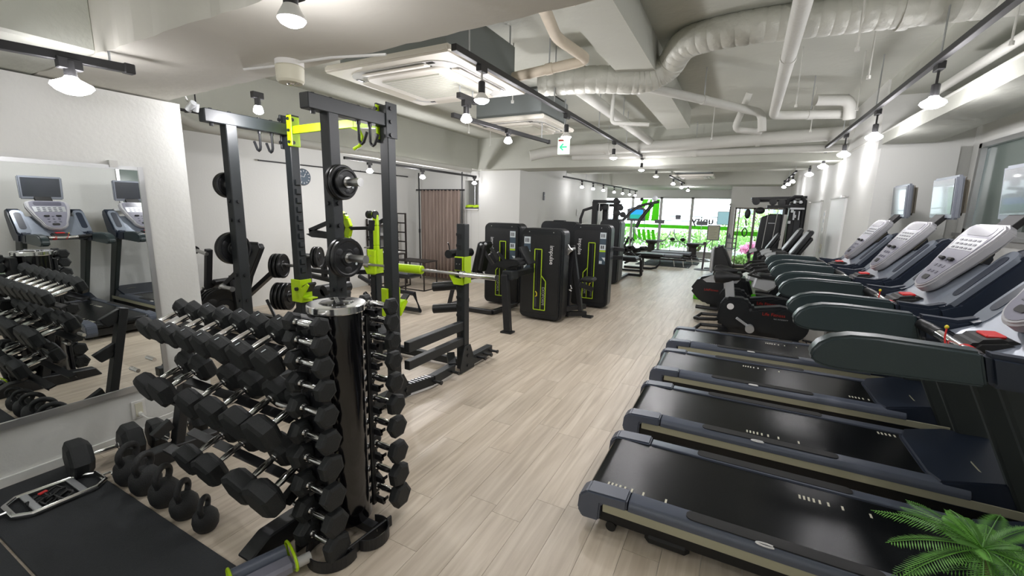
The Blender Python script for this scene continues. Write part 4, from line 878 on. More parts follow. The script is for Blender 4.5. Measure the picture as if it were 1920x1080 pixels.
part('pulley', MB(T).lathe([(.03, -.02), (.07, -.015), (.06, 0), (.07, .015), (.03, .02)], (-1.95, 11.4, 1.88), (0, 1, 0), 16), 'silver_paint', T)
part('pulley', MB(T).sph((-2.25, 11.3, 1.85), .045), 'black_steel', T)
# bench row + reformers etc in the far left
T = thing('flat_bench', 'long black flat bench with curved steel legs, beyond the weight machines', 'bench', (-2.1, 12, 0))
part('pad', MB(T).bx(-2.75, -1.72, 11.9, 12.2, .36, .44, bev=.02), 'vinyl_black', T)
part('frame', MB(T).tube([(-2.7, 12.05, .33), (-1.80, 12.05, .33), (-1.80, 12.05, .18), (-1.90, 12.05, .06), (-2.02, 12.05, .03), (-2.75, 12.05, .03)], .03, 8).bar((-2.25, 12.05, .03), (-2.25, 12.05, .35), .05, .05), 'black_steel', T)
T = thing('cable_row_machine', 'jumble of black rowing machine arms and rollers behind the flat bench', 'machine', (-2.7, 11.4, 0))
for k in range(4): part('roller_pad', MB(T).cyl((-2.75+k*.17, 11.6, .52+.07*(k % 2)), (-2.60+k*.17, 11.5, .56+.05*(k % 2)), .06, n=14), 'vinyl_black', T)
bars(T, 'arm', [((-2.9, 11.4, .0), (-2.55, 11.5, .9)), ((-2.75, 11.4, .75), (-2.3, 11.5, .35)), ((-2.85, 11.5, .35), (-2.35, 11.4, .62)), ((-2.6, 11.4, .2), (-2.2, 11.5, .42)), ((-2.9, 11.4, .03), (-2.1, 11.4, .03))], .05, .05)
for k in range(3): part('bracket', MB(T).tube([(-2.65+k*.09, 11.4, .75), (-2.62+k*.09, 11.38, .88), (-2.56+k*.09, 11.4, .80)], .02, 6), 'black_steel', T)
for i, (x, y) in enumerate(((-2.35, 13.4), (-2.2, 14.3))):
    T = thing('pilates_reformer', ('low reformer bed with thin white legs, nearer of the two behind the bench', 'low reformer bed with thin white legs, farther of the two near the window')[i], 'bench', (x, y, 0), group='reformer beds by the window')
    part('bed', MB().bx(-.2, .95, -.28, .28, .26, .33, bev=.01), 'slate', T)
    part('rail', MB().bx(-.2, 1.1, -.32, -.28, .18, .23), 'wood_black', T); part('rail', MB().bx(-.2, 1.1, .28, .32, .18, .23), 'wood_black', T)
    for xx in (-.1, .75, 1.0):
        part('leg', MB().tube([(xx, -.3, .24), (xx+.05, -.3, 0)], .012, 6), 'white_plastic', T)
    part('floor_mat', MB().bx(-.3, 1.2, -.4, .4, .003, .012), 'mat_rubber', T)
T = thing('push_up_stand', 'thin wire stand holding two dark dumbbell-like blocks near the window', 'stand', (-1.75, 15.0, 0))
for xx in (-.22, .22): part('leg', MB().cyl((xx, 0, 0), (xx, 0, .62), .008, n=6), 'black_steel', T)
part('top_bar', MB().bx(-.25, .25, -.01, .01, .60, .62), 'black_steel', T)
for xx in (-.16, .16): part('block', MB().sph((xx, 0, .68), .085, (1, 1, .7), 10), 'vinyl_black', T)
for i, (x, y, z) in enumerate(((-2.72, 15.9, .18), (-1.30, 15.3, .0))):
    T = thing('arc_trainer', ('dark round pedestal with thin wide hoop arms near the green letters', 'dark flared pedestal with thin wide hoop arms near the middle window')[i], 'machine', (x, y, 0), group='hoop trainers at the window')
    part('pedestal', MB().lathe([(.25, .0), (.24, .05), (.13, .16), (.12, .42), (.20, .50), (.20, .53)], n=20), 'wood_black', T)
    part('base_ring', MB().tube([(.55*cos(a_*pi/10), .35*sin(a_*pi/10), .02) for a_ in range(20)], .02, 6, closed=True), 'silver_paint', T)
    part('hoop', MB().tube([(.62*cos(RD(a_)), 0, .95+.5*sin(RD(a_))) for a_ in range(175, 366, 12)], .016, 6), 'silver_paint', T)
    part('seat', MB().bx(-.20, .42, -.15, .15, .53, .57, bev=.02), 'slate', T)
    part('console', MB().bx(.05, .38, -.03, .03, 1.15, 1.28, bev=.01), 'slate', T)
    part('console_post', MB().bar((.2, 0, .57), (.2, 0, 1.16), .02, .02), 'silver_paint', T)
T = thing('tv_on_stand', 'monitor showing a blue and green picture on a thin pole stand', 'television', (-2.86, 13.7, 0))
part('housing', MB().bx(-.28, .27, -.03, .03, 1.26, 1.63, bev=.01), 'slate', T)
part('screen', MB().bx(-.18, .20, -.036, -.030, 1.46, 1.60), 'tv_blue', T); part('screen_lower', MB().bx(-.18, .20, -.036, -.030, 1.33, 1.46), 'tv_green', T)
part('tilt_top', MB().prism([(-.28, 1.62), (0, 1.70), (.12, 1.70), (.27, 1.62)], 'xz', -.03, .05, bev=.005), 'slate', T)
part('pole', MB().cyl((-.05, 0, .02), (-.05, 0, 1.28), .018), 'slate', T); part('base', MB().cyl((-.05, 0, 0), (-.05, 0, .02), .2), 'slate', T)
T = thing('notice_board_stand', 'framed cream notice on a thin dark floor stand in the aisle', 'sign', (-.63, 13.3, 0))
part('board_frame', MB().bx(-.16, .16, -.015, .015, .80, 1.22, bev=.004), 'slate', T); part('notice', MB().bx(-.135, .135, -.02, -.015, .825, 1.195), 'paper', T)
b = MB()
for k in range(7): b.bx(-.10, .09-.03*(k % 3), -.0215, -.020, 1.15-k*.045, 1.155-k*.045)
part('print_lines', b, 'print_dark', T, smooth=False)
part('pole', MB().cyl((0, 0, .02), (0, 0, .8), .010, n=8), 'slate', T); part('base', MB().cyl((0, 0, 0), (0, 0, .02), .15), 'slate', T)
T = thing('barrier_post', 'thin dark red-brown post on a flat round base in the aisle', 'post', (-.80, 12.9, 0))
part('pole', MB().cyl((0, 0, .01), (.02, 0, .72), .025, n=10), 'purple_grey', T); part('cap', MB().lathe([(.03, .70), (.045, .74), (.03, .77)], n=10), 'purple_grey', T); part('base', MB().lathe([(.22, 0), (.21, .012), (0, .015)], n=20), 'slate', T)
T = thing('wall_display', 'pale teal screen on a tall dark pole beside the white pillar', 'television', (-.45, 13.9, 0))
part('screen_frame', MB().bx(-.15, .16, -.02, .02, 1.22, 1.60, bev=.005), 'slate', T); part('screen', MB().bx(-.135, .145, -.024, -.02, 1.235, 1.585), 'wall_display', T)
part('pole', MB().cyl((.14, .02, .02), (.16, .02, 1.75), .016, n=8), 'purple_grey', T); part('camera_ball', MB().sph((.16, .0, 1.80), .035), 'light_grey', T)
part('base', MB().cyl((.14, .02, 0), (.14, .02, .02), .14), 'slate', T)
T = thing('drink_cart', 'small grey cart with dark shelves next to the white pillar', 'cart', (-.22, 12.4, 0))
part('body', MB().bx(-.14, .12, -.15, .15, .05, .62, bev=.01), 'light_grey', T)
for z in (.66, .80, .92): part('shelf', MB().bx(-.05, .18, -.12, .12, z, z+.015), 'slate', T)
part('post', MB().bx(.16, .18, -.12, -.10, .6, .98), 'slate', T); part('bottle', MB().lathe([(.035, .935), (.035, 1.0), (.015, 1.03), (.012, 1.05)], n=10), 'slate', T)
part('leg', MB().bx(-.12, -.09, -.12, -.09, 0, .05).bx(.08, .11, -.12, -.09, 0, .05), 'slate', T)

# ================================================================== RIGHT BACK: cable crossover, ellipticals, bikes, counter
T = thing('cable_crossover', 'large black cable crossover machine with hanging grips, by the glass door', 'machine', (.8, 10.5, 0))
part('top_frame', MB(T).bar((.16, 10.4, 1.86), (1.15, 10.5, 1.90), .08, .05).bar((.18, 10.7, 1.82), (1.1, 10.6, 1.84), .06, .05).bar((.45, 10.3, 1.70), (1.1, 10.4, 1.72), .05, .06), 'black_steel', T)
part('arched_frame', MB(T).tube([(.78, 10.4, .0), (.78, 10.4, 1.70), (.82, 10.4, 1.84), (.92, 10.4, 1.90), (1.03, 10.4, 1.90), (1.10, 10.4, 1.82), (1.10, 10.4, 0)], .04, 8), 'black_steel', T)
part('stack_shroud', MB(T).prism([(.28, .02), (.84, .02), (.84, 1.50), (.74, 1.56), (.55, 1.56), (.38, 1.48), (.36, 1.2)], 'xz', 10.55, 10.8, bev=.02), 'shroud_black', T)
part('stack_shroud', MB(T).bx(.86, 1.08, 10.5, 10.75, .02, 1.80, bev=.02), 'shroud_black', T)
part('plate_guard', MB(T).prism(rrect(.96, 1.09, .6, 1.5, .06), 'xz', 10.42, 10.46, bev=.006), 'vinyl_grey', T)
part('light_post', MB(T).bar((.74, 10.38, .1), (.80, 10.38, 1.55), .06, .05), 'light_grey', T)
for x, z in ((.25, 1.80), (.55, 1.80), (.70, 1.78)): part('pulley', MB(T).lathe([(.02, -.02), (.07, -.016), (.06, 0), (.07, .016), (.02, .02)], (x, 10.35, z), (0, 1, 0), 16), 'black_steel', T)
for x, z in ((.92, 1.80), (1.02, 1.80), (.90, 1.62), (.95, 1.52), (.87, 1.40)): part('fitting', MB(T).box((x, 10.34, z), (.05, .03, .06), bev=.006), 'silver_paint', T)
part('cross_bar', MB(T).bx(.86, 1.10, 10.33, 10.37, 1.655, 1.69).bx(.92, .95, 10.33, 10.36, 1.45, 1.62).bx(1.01, 1.03, 10.33, 10.36, 1.45, 1.62), 'silver_paint', T)
for x in (.47, .63): part('cable', MB(T).cyl((x+.03, 10.36, 1.7), (x-.05, 10.36, .35), .006, n=6), 'light_grey', T)
part('name_line', MB(T).bx(.52, .64, 10.54, 10.55, 1.36, 1.375), 'silver_paint', T)
part('hand_grip', MB(T).sph((.12, 10.35, 1.55), .07, (.8, .6, 1.5), 12).cyl((.12, 10.35, 1.3), (.10, 10.35, 1.42), .012, n=8), 'vinyl_black', T)
part('hand_grip', MB(T).sph((.34, 10.35, 1.62), .09, (1.0, .6, .8), 12), 'vinyl_black', T)
part('grip_ring', MB(T).tube([(.10+.045*sin(a_*pi/5)*(.6 if a_ in (4, 5, 6) else 1), 10.35, 1.17-.09*cos(a_*pi/5)) for a_ in range(10)], .012, 6, closed=True), 'black_steel', T)
# ellipticals
def elliptical(loc, label, k=1.0):
    T = thing('elliptical_trainer', label, 'elliptical', loc, group='black elliptical trainers behind the treadmills')
    u = V((.50, 0, .866)); nn = V((-.866, 0, .50)); M = MX(((u.x, 0, nn.x, .02), (0, 1, 0, 0), (u.z, 0, nn.z, .98), (0, 0, 0, 1)))
    part('console', MB(M=M).prism(rrect(0, .42*k, -.17, .17, .06), 'xy', -.035, .02, bev=.012), 'shroud_black', T)
    part('console_face', MB(M=M).prism(rrect(.03, .38*k, -.13, .13, .04), 'xy', .018, .026), 'silver_paint', T)
    part('console_back', MB(M=M).prism(rrect(.04, .34*k, -.12, .12, .04), 'xy', -.09, -.03, bev=.02), 'vinyl_black', T)
    part('mast', MB().bar((.05, 0, .20), (.10, 0, 1.02), .10, .08, bev=.02), 'shroud_black', T)
    for s in (-1, 1):
        part('handle', MB().tube([(.05, s*.20, .98), (-.10, s*.22, .97), (-.22, s*.23, .95), (-.30, s*.22, .88), (-.28, s*.20, .80)], .026, 10), 'vinyl_black', T)
        part('pedal_arm', MB().bar((-.22, s*.15, .22), (.3, s*.14, .32), .06, .05), 'black_steel', T)
        part('pedal', MB().box((-.16, s*.15, .27), (.24, .13, .04), bev=.01), 'vinyl_black', T)
        part('heart_sensor', MB().tube([(-.14, s*.22, .972), (-.22, s*.23, .953), (-.27, s*.225, .92)], .029, 10), 'silver_paint', T)
    part('drive_housing', MB().prism([(-.1, .03), (.40, .03), (.42, .30), (.30, .52), (.05, .55), (-.1, .35)], 'xz', -.13, .13, bev=.04, seg=2), 'shroud_black', T)
    part('base', MB().bx(-.25, .45, -.05, .05, .0, .06).bx(.30, .42, -.3, .3, 0, .05).bx(-.25, -.17, -.2, .2, 0, .05), 'black_steel', T)
    return T
e0_ = elliptical((.66, 7.30, .0), 'black elliptical console nearest the treadmills, rightmost of the row')
dup(e0_, (.62, 8.02, .0), 'black elliptical console second from the right in the row')
dup(e0_, (.46, 9.5, -.0), 'small looking elliptical console farthest back, leftmost of the row').scale = (.9, .9, .9)
T = thing('storage_cabinet', 'pale grey low cabinet standing behind the farthest treadmill rail', 'cabinet', (.93, 6.5, 0))
part('body', MB().bx(-.10, .12, -.25, .25, 0, .62, bev=.01), 'light_grey', T); part('door', MB().bx(-.09, .11, -.258, -.25, .03, .60, bev=.003), 'white_plastic', T); part('handle', MB().bx(-.08, -.07, -.27, -.258, .3, .4), 'satin_steel', T)
# counter with green base
T = thing('low_counter', 'low cabinet with a white top, grey glass doors and bright green base', 'cabinet', (.2, 8.9, 0))
part('top', MB(T).bx(-.48, .98, 8.55, 9.1, .40, .43, bev=.004), 'white_plastic', T)
for x0 in (-.44, .03, .50): part('door', MB(T).bx(x0, x0+.455, 8.58, 8.60, .12, .395, bev=.003), 'green_film' if 0 else 'light_grey', T)
part('body', MB(T).bx(-.46, .96, 8.6, 9.08, .10, .40), 'light_grey', T)
part('green_base', MB(T).bx(-.62, 1.05, 8.35, 9.1, .005, .08, bev=.004), 'green_film', T)
part('green_panel', MB(T).bx(.15, .28, 8.57, 8.58, .1, .39).bx(.28, .9, 8.57, 8.58, .08, .16), 'green_film', T)
# bikes
def bike(loc, label):
    T = thing('exercise_bike', label, 'exercise bike', loc, group='black exercise bikes with red stripes')
    pr = [(.02, .12), (-.02, .25), (.0, .40), (.06, .50), (.28, .50), (.34, .46), (.36, .38), (.45, .40), (.66, .44), (.80, .42), (.93, .34), (.97, .22), (.93, .10), (.85, .03), (.60, .06), (.25, .10), (.10, .08)]
    part('housing', MB().prism(pr, 'xz', -.10, .10, bev=.03, seg=2), 'shroud_black', T)
    part('wheel_cover', MB().cyl((.78, -.105, .22), (.78, .105, .22), .20, n=36), 'shroud_black', T)
    part('crank_cover', MB().cyl((.17, -.108, .30), (.17, .108, .30), .165, n=32), 'shroud_black', T)
    em = part('emblem', MB().lathe([(.034, 0), (.040, 0), (.040, .004), (.034, .004)], (.12, -.108, .385), (0, -1, 0), 24), 'print_white', T, 'round white emblem')
    text('lettering', 'LF', .05, (.12, -.110, .385), (RD(90), 0, 0), 'print_white', T)
    text('lettering', 'Life Fitness', .055, (.60, -.112, .335), (RD(90), 0, 0), 'red_print', T)
    text('lettering', '95C INTEGRITY', .022, (.68, -.112, .285), (RD(90), 0, 0), 'silver_paint', T)
    part('seat_post', MB().prism([(.05, .48), (.16, .48), (.12, .72), (.02, .72)], 'xz', -.035, .035, bev=.008), 'silver_paint', T)
    part('saddle', MB().lathe([(.03, -.15), (.075, -.13), (.085, -.06), (.07, .02), (.045, .09), (.033, .15), (.02, .16)], (.04, 0, .74), (1, 0, .05), 20), 'vinyl_black', T)
    part('console_body', MB().prism([(.33, .64), (.50, .60), (.58, .66), (.60, .76), (.36, .78)], 'xz', -.09, .09, bev=.02), 'silver_paint', T)
    part('console_screen', MB().prism([(.35, .78), (.60, .76), (.58, .83), (.40, .82)], 'xz', -.11, .11, bev=.015), 'shroud_black', T)
    for s in (-1, 1):
        part('handlebar', MB().tube([(.42, s*.08, .78), (.36, s*.16, .80), (.28, s*.20, .82), (.34, s*.21, .87), (.48, s*.19, .90), (.58, s*.12, .90)], .018, 8), 'vinyl_black', T)
        part('crank', MB().bar((.20, s*.12, .25), (.34, s*.12, .16) if s < 0 else (.06, s*.12, .34), .02, .03), 'silver_paint', T)
        part('pedal', MB().cyl((.36, -.12, .14), (.36, -.20, .14), .05, n=16) if s < 0 else MB().bx(-.0, .10, .12, .22, .33, .36, bev=.008), 'silver_paint', T)
    part('foot', MB().tube([(-.28, -.24, .05), (-.22, -.30, .06), (-.02, -.26, .07), (.1, -.1, .07)], .025, 8).tube([(-.28, -.24, .05), (-.22, .1, .05), (.1, .08, .07)], .025, 8), 'vinyl_black', T)
    part('front_foot', MB().bx(.80, .90, -.22, .22, 0, .05, bev=.015), 'black_steel', T)
    part('rear_foot', MB().bx(.02, .12, -.22, .22, 0, .05, bev=.015).bx(.0, .9, -.04, .04, .03, .09), 'black_steel', T)
    return T
b0 = bike((-.12, 6.15, .0), 'black exercise bike nearest the treadmills, round white emblem on its side')
dup(b0, (-.16, 6.85, 0), 'black exercise bike behind the front one, its saddle just above the other')
T = thing('recumbent_bike', 'black recumbent bike with a tall padded backrest and grey shell', 'exercise bike', (-.2, 7.7, 0))
part('backrest', MB(T).prism([(-.30, .60), (-.20, .58), (-.05, .60), (-.03, .70), (-.17, 1.02), (-.24, 1.07), (-.30, 1.04), (-.31, .85)], 'xz', 7.5, 7.86, bev=.04, seg=2), 'vinyl_black', T)
part('backrest_shell', MB(T).prism([(-.36, .62), (-.31, .60), (-.31, 1.04), (-.36, .98)], 'xz', 7.52, 7.84, bev=.015), 'silver_paint', T)
part('shell', MB(T).prism([(-.62, .32), (-.50, .52), (-.30, .58), (.20, .56), (.30, .3), (.1, .08), (-.38, .10), (-.50, .18)], 'xz', 7.48, 7.88, bev=.04, seg=2), 'shroud_black', T)
part('shell_trim', MB(T).prism([(-.44, .50), (-.30, .58), (.10, .55), (.05, .48), (-.38, .46)], 'xz', 7.472, 7.48), 'silver_paint', T)
text('lettering', 'LifeFitness', .05, (-.30, 7.470, .34), (RD(90), 0, 0), 'red_print', T, world=True)
part('seat', MB(T).bx(-.30, .12, 7.5, 7.86, .56, .64, bev=.03), 'vinyl_black', T)
for y in (7.44, 7.92): part('side_handle', MB(T).tube([(-.28, y, .60), (-.1, y, .68), (.12, y, .70), (.3, y, .66)], .018, 8), 'vinyl_black', T)
part('foot', MB(T).tube([(-.50, 7.46, .05), (-.20, 7.42, .05), (-.05, 7.5, .08)], .03, 8).bx(-.3, .2, 7.6, 7.7, .0, .10), 'black_steel', T)
part('steering_cluster', MB(T).tube([(.10, 7.5, .66), (.25, 7.46, .74), (.42, 7.46, .76)], .022, 8).box((.35, 7.6, .70), (.22, .2, .10), bev=.03), 'shroud_black', T)
T = thing('power_cables', 'tangle of black power cables on the floor behind the farthest treadmill', 'cable', (.95, 5.9, .005))
R = random.Random(4); b = MB(T)
for k in range(5):
    P = [V((.80+R.uniform(0, .3), 5.75+R.uniform(0, .5), .012+.012*k)) for _ in range(6)]
    Q = []
    for i in range(len(P)-1):
        for t in (0, .5): Q.append(P[i].lerp(P[i+1], t))
    b.tube(Q, .008, 5)
part('cord', b, 'vinyl_black', T); part('plug_block', MB(T).box((.88, 5.95, .03), (.16, .05, .04), rot=(0, 0, .6), bev=.005), 'vinyl_black', T)

# ================================================================== LEFT BACK: leg press, plates, plate loaded press, benches, shelf
T = thing('leg_press', 'black forty-five degree leg press with a tilted foot plate', 'machine', (-5.4, 3.2, 0))
part('foot_plate', MB(T).prism([(-5.52, 1.07), (-4.98, 1.08), (-4.95, 1.03), (-5.22, .66), (-5.42, .20), (-5.60, .20)], 'xz', 3.10, 3.16, bev=.01), 'vinyl_grey', T)
part('foot_plate_rim', MB(T).tube([(-5.50, 3.09, 1.08), (-4.98, 3.09, 1.09), (-4.94, 3.09, 1.04), (-5.22, 3.09, .66), (-5.42, 3.09, .2)], .013, 6), 'black_steel', T)
part('grip_strip', MB(T).box((-5.22, 3.09, .93), (.22, .02, .06), rot=(0, -.75, 0)), 'tread_navy', T)
bars(T, 'guide_rail', [((-6.2, 2.95, .10), (-5.0, 2.95, .85)), ((-6.2, 3.45, .10), (-5.0, 3.45, .85)), ((-6.15, 2.95, .05), (-4.6, 2.95, .05)), ((-6.15, 3.45, .05), (-4.6, 3.45, .05)), ((-5.95, 2.95, .05), (-5.75, 2.95, .98)), ((-5.2, 2.95, .05), (-5.3, 2.95, .7))], .07, .06)
part('side_plate', MB(T).prism([(-6.35, .05), (-6.35, .74), (-5.60, .28), (-5.60, .05)], 'xz', 2.80, 2.83), 'vinyl_grey', T)
part('seat', MB(T).box((-6.0, 3.2, .45), (.5, .45, .08), rot=(0, -.5, 0), bev=.03), 'vinyl_black', T)
part('plate_peg', MB(T).cyl((-5.7, 2.9, .93), (-6.15, 2.9, .99), .022, n=14).cyl((-5.35, 2.9, 1.02), (-5.1, 2.85, 1.03), .015, n=10), 'satin_steel', T)
part('hand_roller', MB(T).cyl((-5.95, 2.9, .96), (-6.10, 2.9, .99), .05, n=14), 'vinyl_black', T)
for z, x in ((.82, -5.9), (.52, -5.75), (.48, -5.7)): part('bolt', MB(T).sph((x, 2.84, z), .016, n=8), 'satin_steel', T)
peg(T, (-5.35, 2.85, .56), (1, 0, 0), .20, .028)
for i in range(3): plate(.235, .035, 'large black plate loaded low on the leg press, %s' % ('left', 'middle', 'right')[i], (-5.45+i*.06, 2.85, .32), (1, -.35, 0), 'plates on the leg press')
# plate tree
T = thing('plate_tree', 'dark steel plate tree holding black plates on both sides', 'rack', (-4.75, 3.5, 0))
part('upright', MB(T).bx(-4.80, -4.68, 3.46, 3.56, 0, .95, bev=.005), 'vinyl_grey', T); part('base', MB(T).bx(-5.05, -4.4, 3.3, 3.7, 0, .05, bev=.005), 'black_steel', T)
for z in (.50, .82): part('label', MB(T).bx(-4.79, -4.73, 3.452, 3.46, z, z+.02), 'sticker_white', T)
for i, (x, y, z, r, n_, gl) in enumerate(((-5.00, 3.3, .80, .150, 3, 'upper left'), (-5.00, 3.3, .42, .170, 4, 'lower left'), (-4.52, 3.5, .92, .13, 2, 'upper right'))):
    part('peg', MB(T).cyl((-4.74, 3.5, z), (x-.08, y, z), .02, n=10), 'satin_steel', T)
    for k in range(n_): plate(r, .03, 'black plate on the %s peg of the plate tree, %s' % (gl, ('front', 'second', 'third', 'fourth')[k]), (x+k*.045, y+k*.02, z), (-1, -.55, 0), 'plates on the plate tree')
# inclined bench beside
T = thing('adjustable_bench', 'dark grey padded bench with raised back behind the lime cup', 'bench', (-4.2, 3.3, 0))
part('back_pad', MB(T).prism([(-4.66, .22), (-4.14, .66), (-3.98, .66), (-3.90, .56), (-4.06, .14), (-4.60, .08)], 'xz', 3.15, 3.5, bev=.03), 'vinyl_grey', T)
part('end_roll', MB(T).cyl((-3.97, 3.15, .62), (-3.97, 3.5, .62), .06), 'vinyl_black', T)
bars(T, 'frame', [((-4.7, 3.3, .04), (-3.9, 3.3, .04)), ((-4.5, 3.3, .04), (-4.25, 3.3, .38)), ((-3.95, 3.1, .04), (-3.95, 3.5, .04))], .06, .06)
part('cable_guard', MB(T).tube([(-4.75, 3.0, .45), (-4.5, 2.95, .22), (-4.25, 2.9, .15), (-4.1, 2.9, .22)], .018, 8), 'black_steel', T)
# plate loaded shoulder machine
T = thing('plate_loaded_press', 'plate loaded press with a lime curved arm and triangular dark bracket', 'machine', (-4.9, 4.3, 0))
A = [(-4.98, 4.2, 1.46), (-4.85, 4.2, 1.43), (-4.75, 4.2, 1.36), (-4.70, 4.2, 1.25), (-4.74, 4.2, 1.14), (-4.86, 4.2, 1.06)]
b = MB(T)
for p, q in zip(A[:-1], A[1:]): b.bar(p, q, .06, .10, bev=.008)
part('lime_arm', b, 'lime', T)
bars(T, 'bracket', [((-5.50, 4.2, 1.18), (-4.75, 4.2, 1.42)), ((-5.50, 4.2, 1.17), (-4.75, 4.2, 1.12))], .05, .055, 'grey_steel')
part('bracket_plate', MB(T).prism([(-5.52, 1.13), (-5.40, 1.09), (-4.8, 1.08), (-4.8, 1.15), (-5.35, 1.16)], 'xz', 4.14, 4.17), 'grey_steel', T)
bars(T, 'handle_bar', [((-4.68, 4.2, 1.24), (-4.32, 4.2, 1.26)), ((-4.32, 4.2, 1.26), (-4.05, 4.2, 1.38)), ((-4.05, 4.2, 1.38), (-3.85, 4.2, 1.38))], .045, .045, 'grey_steel')
bars(T, 'frame', [((-5.05, 4.2, .80), (-5.25, 4.2, .68)), ((-5.25, 4.2, .68), (-5.25, 4.2, .52)), ((-5.05, 4.2, .94), (-5.24, 4.2, .70)), ((-5.6, 4.2, .52), (-5.0, 4.2, .48)), ((-5.6, 4.2, .60), (-5.1, 4.2, .60)), ((-5.6, 4.2, .52), (-5.6, 4.2, .60)), ((-4.8, 4.2, .03), (-4.8, 4.2, 1.4)), ((-4.8, 4.2, .04), (-4.0, 4.2, .04)), ((-4.8, 4.3, .62), (-4.15, 4.3, .68)), ((-4.3, 4.3, .30), (-4.0, 4.3, .32))], .07, .06)
part('knob', MB(T).lathe([(.03, 0), (.055, .01), (.055, .03), (.03, .04)], (-4.95, 4.15, 1.52), (0, -1, 0), 18), 'grey_steel', T)
part('counterweight', MB(T).cyl((-4.88, 4.15, 1.25), (-4.88, 4.3, 1.25), .085).cyl((-4.82, 4.12, 1.08), (-4.82, 4.3, 1.08), .045), 'vinyl_black', T)
T = thing('weight_bench', 'black bench frame with curved tubes standing behind the squat rack', 'bench', (-4.3, 5.0, 0))
part('pad', MB(T).bx(-5.1, -4.2, 4.8, 5.1, .50, .60, bev=.03), 'vinyl_grey', T)
part('frame', MB(T).tube([(-5.2, 4.8, .46), (-4.8, 4.8, .32), (-4.1, 4.8, .30), (-4.0, 4.8, .06), (-4.9, 4.8, .05), (-5.1, 4.8, .2)], .035, 8).bar((-4.6, 4.9, .03), (-4.6, 4.9, .5), .06, .06), 'black_steel', T)
T = thing('small_bench', 'small dark padded bench end seen through the squat rack', 'bench', (-2.95, 3.75, 0))
part('pad', MB(T).bx(-3.22, -2.96, 2.95, 3.2, .27, .35, bev=.02), 'vinyl_grey', T)
bars(T, 'frame', [((-3.2, 3.08, .25), (-2.96, 3.08, .25)), ((-3.1, 3.08, .03), (-3.1, 3.08, .27)), ((-3.1, 2.95, .03), (-3.1, 3.2, .03)), ((-2.96, 3.08, .25), (-2.90, 3.08, .20))], .05, .05)
# curtain + frame
T = thing('tension_pole_stand', 'black tension-pole frame holding the brown curtain', 'frame', (-5.7, 7.35, 0))
for x in (-6.12, -5.02): part('pole', MB(T).cyl((x, 7.38, 0), (x, 7.38, 2.25), .014, n=10), 'black_steel', T)
part('rail', MB(T).cyl((-6.18, 7.36, 1.90), (-4.95, 7.36, 1.90), .016, n=10), 'black_steel', T)
for x in (-6.12, -5.02): part('clamp', MB(T).cyl((x, 7.38, 1.0), (x, 7.38, 1.08), .022, n=10), 'black_steel', T)
b = MB(); n = 120; R = random.Random(8); A = []
for i in range(n+1):
    u = i/n; x = -6.06+1.0*u; A.append((x, 7.36+.030*sin(u*2*pi*11+.8*sin(u*13)), 0))
rows = []
for zi, (z, k) in enumerate(((1.90, .6), (1.80, .9), (1.3, 1.0), (.7, 1.1), (.06, 1.25))):
    rows.append([b.bm.verts.new((p[0], 7.36+(p[1]-7.36)*k, z)) for p in A])
for r0, r1 in zip(rows[:-1], rows[1:]):
    for i in range(n): b.bm.faces.new((r0[i], r0[i+1], r1[i+1], r1[i]))
o = part('curtain', b, 'curtain', ang=80); tag(o, 'brown striped pleated curtain hanging in the back left corner', 'curtain')
so = o.modifiers.new('thick', 'SOLIDIFY'); so.thickness = .006
# shelf ladder + tables
T = thing('wire_shelf', 'black metal ladder shelf against the wall left of the curtain', 'shelf', (-6.1, 6.9, 0))
for x in (-6.14, -5.92): part('post', MB(T).bx(x-.012, x+.012, 6.69, 6.72, 0, 1.42), 'wood_black', T)
for k in range(8): part('rung', MB(T).bx(-6.14, -5.92, 6.695, 6.715, .10+k*.185, .125+k*.185), 'wood_black', T)
for x in (-6.36, ): part('post', MB(T).bx(x-.012, x+.012, 6.1, 6.13, 0, 1.30), 'wood_black', T)
for z in (.95, 1.18, .72): part('shelf_bar', MB(T).bx(-6.37, -5.93, 6.10, 6.12, z, z+.02).bx(-6.37, -6.1, 6.1, 6.7, z, z+.012), 'wood_black', T)
part('brace', MB(T).bar((-6.36, 6.15, .6), (-6.1, 6.7, .9), .01, .01), 'wood_black', T)
tag(part('paper_stack', MB().bx(-6.33, -6.13, 6.2, 6.5, 1.20, 1.225, bev=.003), 'white_plastic'), 'white papers lying on the black ladder shelf', 'paper')
T = thing('side_table', 'small dark table with thin metal legs in front of the curtain', 'table', (-5.6, 6.4, 0))
part('table_top', MB(T).bx(-5.75, -5.05, 6.2, 6.6, .53, .55, bev=.003), 'wood_black', T)
part('frame', MB(T).bx(-5.08, -5.06, 6.2, 6.22, 0, .53).bx(-5.08, -5.06, 6.58, 6.6, 0, .53).bx(-5.08, -5.06, 6.2, 6.6, 0, .02).bx(-5.74, -5.72, 6.2, 6.22, 0, .53).bx(-5.74, -5.72, 6.2, 6.6, 0, .02).bx(-5.74, -5.08, 6.2, 6.22, 0, .02).bx(-5.74, -5.72, 6.58, 6.6, 0, .53), 'wood_black', T)
T = thing('tall_table', 'tall narrow dark table with papers beside the ladder shelf', 'table', (-5.6, 5.9, 0))
part('table_top', MB(T).bx(-5.85, -5.30, 5.7, 6.0, .70, .72, bev=.003), 'wood_black', T)
for x in (-5.84, -5.33): part('leg', MB(T).bx(x, x+.02, 5.7, 5.72, 0, .70).bx(x, x+.02, 5.98, 6.0, 0, .70).bx(x, x+.02, 5.7, 6.0, .1, .12), 'wood_black', T)
tag(part('towel', MB().box((-5.5, 5.85, .735), (.25, .2, .025), rot=(0, 0, .2), bev=.006), 'white_plastic'), 'folded white towel on the tall narrow table', 'towel')
T = thing('running_shoes', 'pair of black and lime running shoes on the white ledge', 'shoe', (-4.93, 7.66, 1.53))
